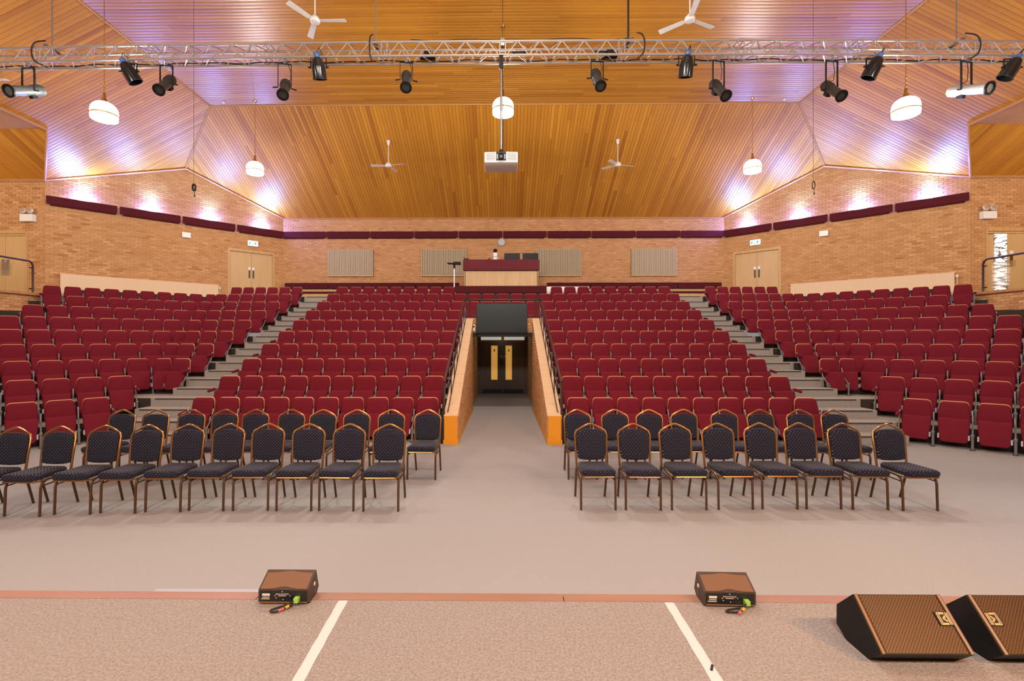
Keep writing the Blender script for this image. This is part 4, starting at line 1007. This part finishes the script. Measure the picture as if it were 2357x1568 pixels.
t = MB().b2((-.10, -.04, 0), (.10, .04, .045)).build('stage_box', M_BLACK, None, 0); t.location = (-1.40, 18.60, 5.075); tag(t, 'flat black box on the left end of the sound desk rail', 'box')
MB().tube([(-.08, 0, .04), (-.08, 0, .12)], .006, 6).build('aerial', M_BLACK, t)
# padded barrier in front of the desk
t = thing('padded_barrier', 'long low maroon padded barrier in front of the sound desk', 'barrier', (-.075, 18.08, 3.13))
MB().pad(rrect(3.43, 3.43, .60, .875, .03, 3), [(.015, -.05), (0, -.03), (0, .03), (.015, .05)], lambda u, v, w: (u, w, v)).build('pad', M_DKRED, t)
MB().b2((-1.68, -.02, .0), (1.68, .02, .60)).build('board', M_RISER, t, 0)
# bench along the back wall
for sd, x0, x1, nm in ((-1, -9.45, -1.87, 'left'), (1, 1.9, 9.4, 'right')):
    t = thing('wall_bench', 'long dark maroon padded bench along the back wall, %s of the sound desk' % nm, 'bench', ((x0+x1)/2, 20.95, DZ0))
    w = (x1-x0)/4
    for k in range(4):
        MB().pad(rrect(w-.01, w-.01, .60, .86, .03, 3), [(.01, 0), (0, .02), (0, .07), (.015, .09)], lambda u, v, ww, k=k: (x0-(x0+x1)/2+(k+.5)*w+u, -ww-.03, v)).build('back_cushion', M_DKRED, t)
        MB().b2((x0-(x0+x1)/2+k*w+.005, -.55, .36), (x0-(x0+x1)/2+(k+1)*w-.005, -.05, .44)).build('seat_cushion', M_DKRED, t, 0)
    MB().b2((x0-(x0+x1)/2, -.04, .3), (x1-(x0+x1)/2, -.015, .62)).build('back_board', M_OAK, t, 0)
    MB().b2((x0-(x0+x1)/2, -.50, .0), (x1-(x0+x1)/2, -.08, .36)).build('plinth', M_OAK, t, 0)
# music stand with a black tray
t = thing('music_stand', 'chrome music stand with a flat black tray beside the sound desk', 'music stand', (-1.84, 18.35, DZ0))
MB().tube([(0, 0, .35), (0, 0, 1.12)], .022, 10).build('pole', M_ALU, t); MB().tube([(0, 0, .0), (0, 0, .40)], .035, 10).build('lower_tube', M_BLACK, t)
MB().b2((-.04, -.04, 1.10), (.04, .04, 1.24)).build('head', M_BLACK, t, 0); MB().box((0, -.05, 1.27), (.50, .34, .018), Matrix.Rotation(.06, 3, 'Y')).build('tray', M_BLACK, t)
MB().b2((-.02, -.2, 1.28), (.25, .05, 1.33)).build('tray_pad', M_BLACK, t, 0)
MB().lathe([(.20, 0), (.20, .02), (.04, .04)], (0,0,0), 16).build('base', M_BLACK, t)
t = thing('folding_table', 'white folded table top leaning behind the highest right seats', 'table', (2.48, 18.45, DZ0))
MB().box((0, 0, .21), (1.62, .04, .42), Matrix.Rotation(-.08, 3, 'X')).build('top', M_WHITE, t); MB().box((0, .05, .19), (1.3, .03, .03)).build('leg_frame', M_STEEL, t)

# ------------------------------------------------------------------ on the stage
SZ = .265
def strip(pts, w, label):
    a, b = Vector(pts[0]), Vector(pts[1]); d = (b-a).normalized(); n = Vector((-d.y, d.x, 0))*w/2
    m = MB(); k = 12
    for i in range(k+1):
        p = a+(b-a)*i/k; wv = 1+.06*math.sin(i*2.3); m.add([p+n*wv, p-n*wv, p+n*wv+Vector((0,0,.0022)), p-n*wv+Vector((0,0,.0022))], [])
    for i in range(k):
        q = i*4; m.f += [(q+2, q+3, q+7, q+6), (q, q+2, q+6, q+4), (q+1, q+5, q+7, q+3)]; m.mi += [0]*3
    o = m.build('floor_tape', M_TAPE, None, 0); o.location.z = SZ; tag(o, label, 'tape', 'white tapes on the stage carpet'); return o
strip(((-1.040, 3.145, 0), (-1.015, 2.2, 0)), .060, 'white tape strip on the stage carpet by the brown-lit cube monitor')
strip(((1.077, 3.145, 0), (1.068, 2.2, 0)), .058, 'white tape strip on the stage carpet with a small dark mark')
t = MB().box((1.085, 2.52, SZ+.004), (.012, .05, .003), Matrix.Rotation(-.5, 3, 'Z')).build('tape_scrap', M_BLACK, None, 0); tag(t, 'tiny dark scrap stuck on the white stage tape', 'scrap')
t = MB().b2((-2.72, 3.72, 0), (-1.7, 3.775, .012)).build('metal_strip', mat('dull_metal', (.34, .34, .35), .55, .2), None, 0); tag(t, 'narrow silver metal strip lying on the hall floor below the stage edge', 'strip')

def text(body, size, loc, parent, m, rot=(PI/2, 0, 0), name='lettering'):
    cu = bpy.data.curves.new(name, 'FONT'); cu.body = body; cu.size = size; cu.align_x = 'CENTER'; cu.align_y = 'CENTER'; cu.extrude = .0004
    o = bpy.data.objects.new(name, cu); C.objects.link(o); o.parent = parent; o.location = loc; o.rotation_euler = rot
    dg = bpy.context.evaluated_depsgraph_get(); me = bpy.data.meshes.new_from_object(o.evaluated_get(dg)); bpy.data.objects.remove(o); bpy.data.curves.remove(cu)
    o = bpy.data.objects.new(name, me); C.objects.link(o); o.parent = parent; o.location = loc; o.rotation_euler = rot; me.materials.append(m); return o
M_CUBE = mat('dark_brown_cabinet', (.055, .033, .022), .5)
M_CUBEG = mat('brown_grille_cloth', (.15, .072, .035), .55)
def cube_monitor(x, rz, label, flip):
    """small stage monitor lying on its side at the stage edge, rear panel towards the stage"""
    t = thing('stage_monitor', label, 'speaker', (x, 3.122, SZ), rz, 'small stage monitors')
    hw = .1625
    side = [(0, 0), (-.024, .014), (-.022, .094), (.108, .162), (.15, .034), (.112, 0)]
    MB().prism(side, -hw, hw, lambda u, v, w: (w, u, v)).build('cabinet', M_CUBE, t, 0)
    # grille wrapped over the upper face, with its wavy ends
    g = MB(); N = 16
    for i in range(N+1):
        s = -1+2*i/N; xx = s*(hw-.012); wv = .020*math.exp(-(s/.35)**2)
        y0, y1 = -.020+wv*.7, .090+wv*.35-.006*abs(s)
        z0 = .094+(y0+.022)*.523+.003; z1 = .094+(y1+.022)*.523+.003
        g.add([(xx, y0, z0), (xx, y1, z1)], [])
    for i in range(N): g.f.append((2*i, 2*i+2, 2*i+3, 2*i+1)); g.mi.append(0)
    g.build('grille', M_CUBEG, t, 0)
    rp = MB()
    pr = [(-hw+.012, .020), (hw-.012, .020), (hw-.012, .084), (.05, .086), (.03, .093), (-.03, .093), (-.05, .086), (-hw+.012, .084)]
    rp.prism(pr, -.028, -.020, lambda u, v, w: (u, w+ (.0), v)); rp.build('rear_panel', M_BLACKG, t, 0)
    pan_ = t
    y = -.0295
    text('EMACOUSTICS', .0125, (-.005, y, .068), t, M_PRINT); text('CE', .008, (-.045, y, .044), t, M_PRINT)
    lab = MB().b2((-.135, y, .058), (-.085, y+.001, .072)); lab.build('label_frame', M_PRINT, t, 0)
    for zz, a, b in ((.047, -.135, -.088), (.036, -.142, -.086)):
        MB().b2((a, y, zz), (b, y+.001, zz+.004)).build('print_line', M_PRINT, t, 0)
    MB().b2((-.03, y, .056), (.02, y+.001, .059)).build('print_line', M_PRINT, t, 0)
    for px, pz in ((-.005, .085), (-.052, .058), (.045, .058), (.0, .035)): MB().lathe([(.003, 0), (.003, .002)], (px, y+.001, pz), 8, Rm).build('screw', M_PRINT, t)
    MB().b2((-hw+.01, -.030, .012), (hw-.01, -.022, .019)).build('lower_lip', mat('amber_lip', (.22, .11, .04), .5) if 'amber_lip' not in bpy.data.materials else bpy.data.materials['amber_lip'], t, 0)
    pg = MB().b2((.080, -.062, .028), (.110, -.026, .056)).build('connector', M_GREEN, t, 0)
    pts = [(.083, -.058, .04), (.03, -.08, .022), (-.03, -.095, .012), (-.045, -.12, .010), (-.01, -.135, .010), (.03, -.10, .012), (.07, -.05, .012)]
    if flip: pts = [(.083, -.058, .04), (.055, -.085, .02), (.03, -.10, .012), (-.02, -.10, .010), (-.06, -.095, .010), (-.03, -.07, .01), (.05, -.05, .01)]
    for _ in range(2):
        q = [pts[0]]
        for a, b in zip(pts, pts[1:]): q += [tuple(.75*u+.25*v for u, v in zip(a, b)), tuple(.25*u+.75*v for u, v in zip(a, b))]
        pts = q+[pts[-1]]
    cb = MB().tube(pts, .006, 7).build('lead', M_RUBBER, t)
    MB().tube([(.045, -.092, .016), (.062, -.08, .024)], .0085, 8).build('tape_wrap', M_ORNG, cb)
    MB().tube([(.01, -.118, .010), (.035, -.095, .012)], .008, 8).build('cable_tag', M_PINK, cb)
    sx = hw if not flip else -hw
    MB().lathe([(.013, 0), (.013, .003), (.006, .004)], (sx, .075, .085), 14, Matrix.Rotation(PI/2 if not flip else -PI/2, 3, 'Y')).build('side_badge', M_PRINT, t)
    MB().b2((min(sx, sx*1.02), .072, .014), (max(sx, sx*1.02), .085, .06)).build('bracket_slot', M_CUBEG, t, 0)
    return t
cube_monitor(-1.412, .0, 'small wedge monitor with coppery top at the stage edge by the tape', False)
cube_monitor(1.450, -.02, 'small dark-topped wedge monitor at the stage edge near the big wedges', True)

def wedge(x0, x1, label):
    """large floor wedge: slanted perforated grille facing the performers"""
    t = thing('floor_wedge', label, 'speaker', (x0, 2.6, SZ), 0, 'large floor wedges')
    w = x1-x0
    side = [(.0, .0), (-.085, .082), (.118, .285), (.246, .159), (.248, .047), (.165, .0)]
    side = [(u, v) for u, v in side]
    MB().prism(side, 0, w, lambda u, v, ww: (ww, u, v)).build('cabinet', M_BLACK, t, 0)
    d = Vector((0, .203, .203)).normalized(); n = Vector((0, -1, 1)).normalized()
    a = Vector((0, -.085, .082)); L = .287
    gm = MB(); p0, p1 = a+d*.004+n*.004, a+d*(L-.004)+n*.004
    k = 2
    gm.add([(.03, p0.y, p0.z), (w-.03, p0.y, p0.z), (w-.03, p1.y, p1.z), (.03, p1.y, p1.z), (.03, p0.y+.004, p0.z-.004), (w-.03, p0.y+.004, p0.z-.004), (w-.03, p1.y+.004, p1.z-.004), (.03, p1.y+.004, p1.z-.004)],
           [(0,1,2,3),(0,4,5,1),(1,5,6,2),(2,6,7,3),(3,7,4,0)])
    gm.build('grille', M_GRILLE, t, 0)
    for xx in (.014, w-.014):
        e = MB(); q0, q1 = a+n*.004, a+d*L+n*.004
        e.tube([(xx, q0.y, q0.z), (xx, q1.y, q1.z)], .010, 6); e.build('grille_rail', mat('amber_rail', (.22, .10, .025), .4) if 'amber_rail' not in bpy.data.materials else bpy.data.materials['amber_rail'], t)
    return t, a, d, n, w
def badge(t, xc, a, d, n, s, turn):
    c = a+d*(s)+n*.0065
    def P(u, v, h): return (xc+u, (c+d*v+n*h).y, (c+d*v+n*h).z)
    pb = MB(); pr = [(-.036, -.034), (.036, -.034), (.036, .034), (-.036, .034)]
    pb.prism(pr, 0, .003, lambda u, v, h: P(u, v, h)); bd = pb.build('badge', M_BLACK, t, 0)
    lg = MB()
    def bar(x0, y0, x1, y1, wd=.0045):
        q0, q1 = Vector((x0, y0)), Vector((x1, y1)); dd = (q1-q0).normalized(); m = Vector((-dd.y, dd.x))*wd/2
        pr = [q0+m, q0-m, q1-m, q1+m]; lg.prism([(u.x*turn, u.y) for u in pr], .003, .0045, lambda u, v, h: P(u, v, h))
    for o in (0, .0085):                    # nested M strokes beside two bars
        bar(-.026+o, -.028+o*.6, -.026+o, .028-o*.6); bar(-.026+o, .028-o*.6, .012, .028-o*.6); bar(-.026+o, -.028+o*.6, .012, -.028+o*.6)
        bar(-.006+o, 0, .012, .012+(.0085-o)*.4); bar(-.006+o, 0, .012, -.012-(.0085-o)*.4)
    bar(.020, -.029, .020, .029, .006); bar(.029, -.029, .029, .029, .005)
    lg.build('emblem', mat('badge_gold', (.42, .31, .17), .45, .4) if 'badge_gold' not in bpy.data.materials else bpy.data.materials['badge_gold'], bd, 0)
t, a, d, n, w = wedge(1.95, 2.43, 'black floor wedge with brown mesh, fully in view on the stage')
badge(t, w-.060, a, d, n, .165, 1)
t, a, d, n, w = wedge(2.575, 3.055, 'black floor wedge with brown mesh, cut by the right picture edge')
badge(t, .060, a, d, n, .165, -1)
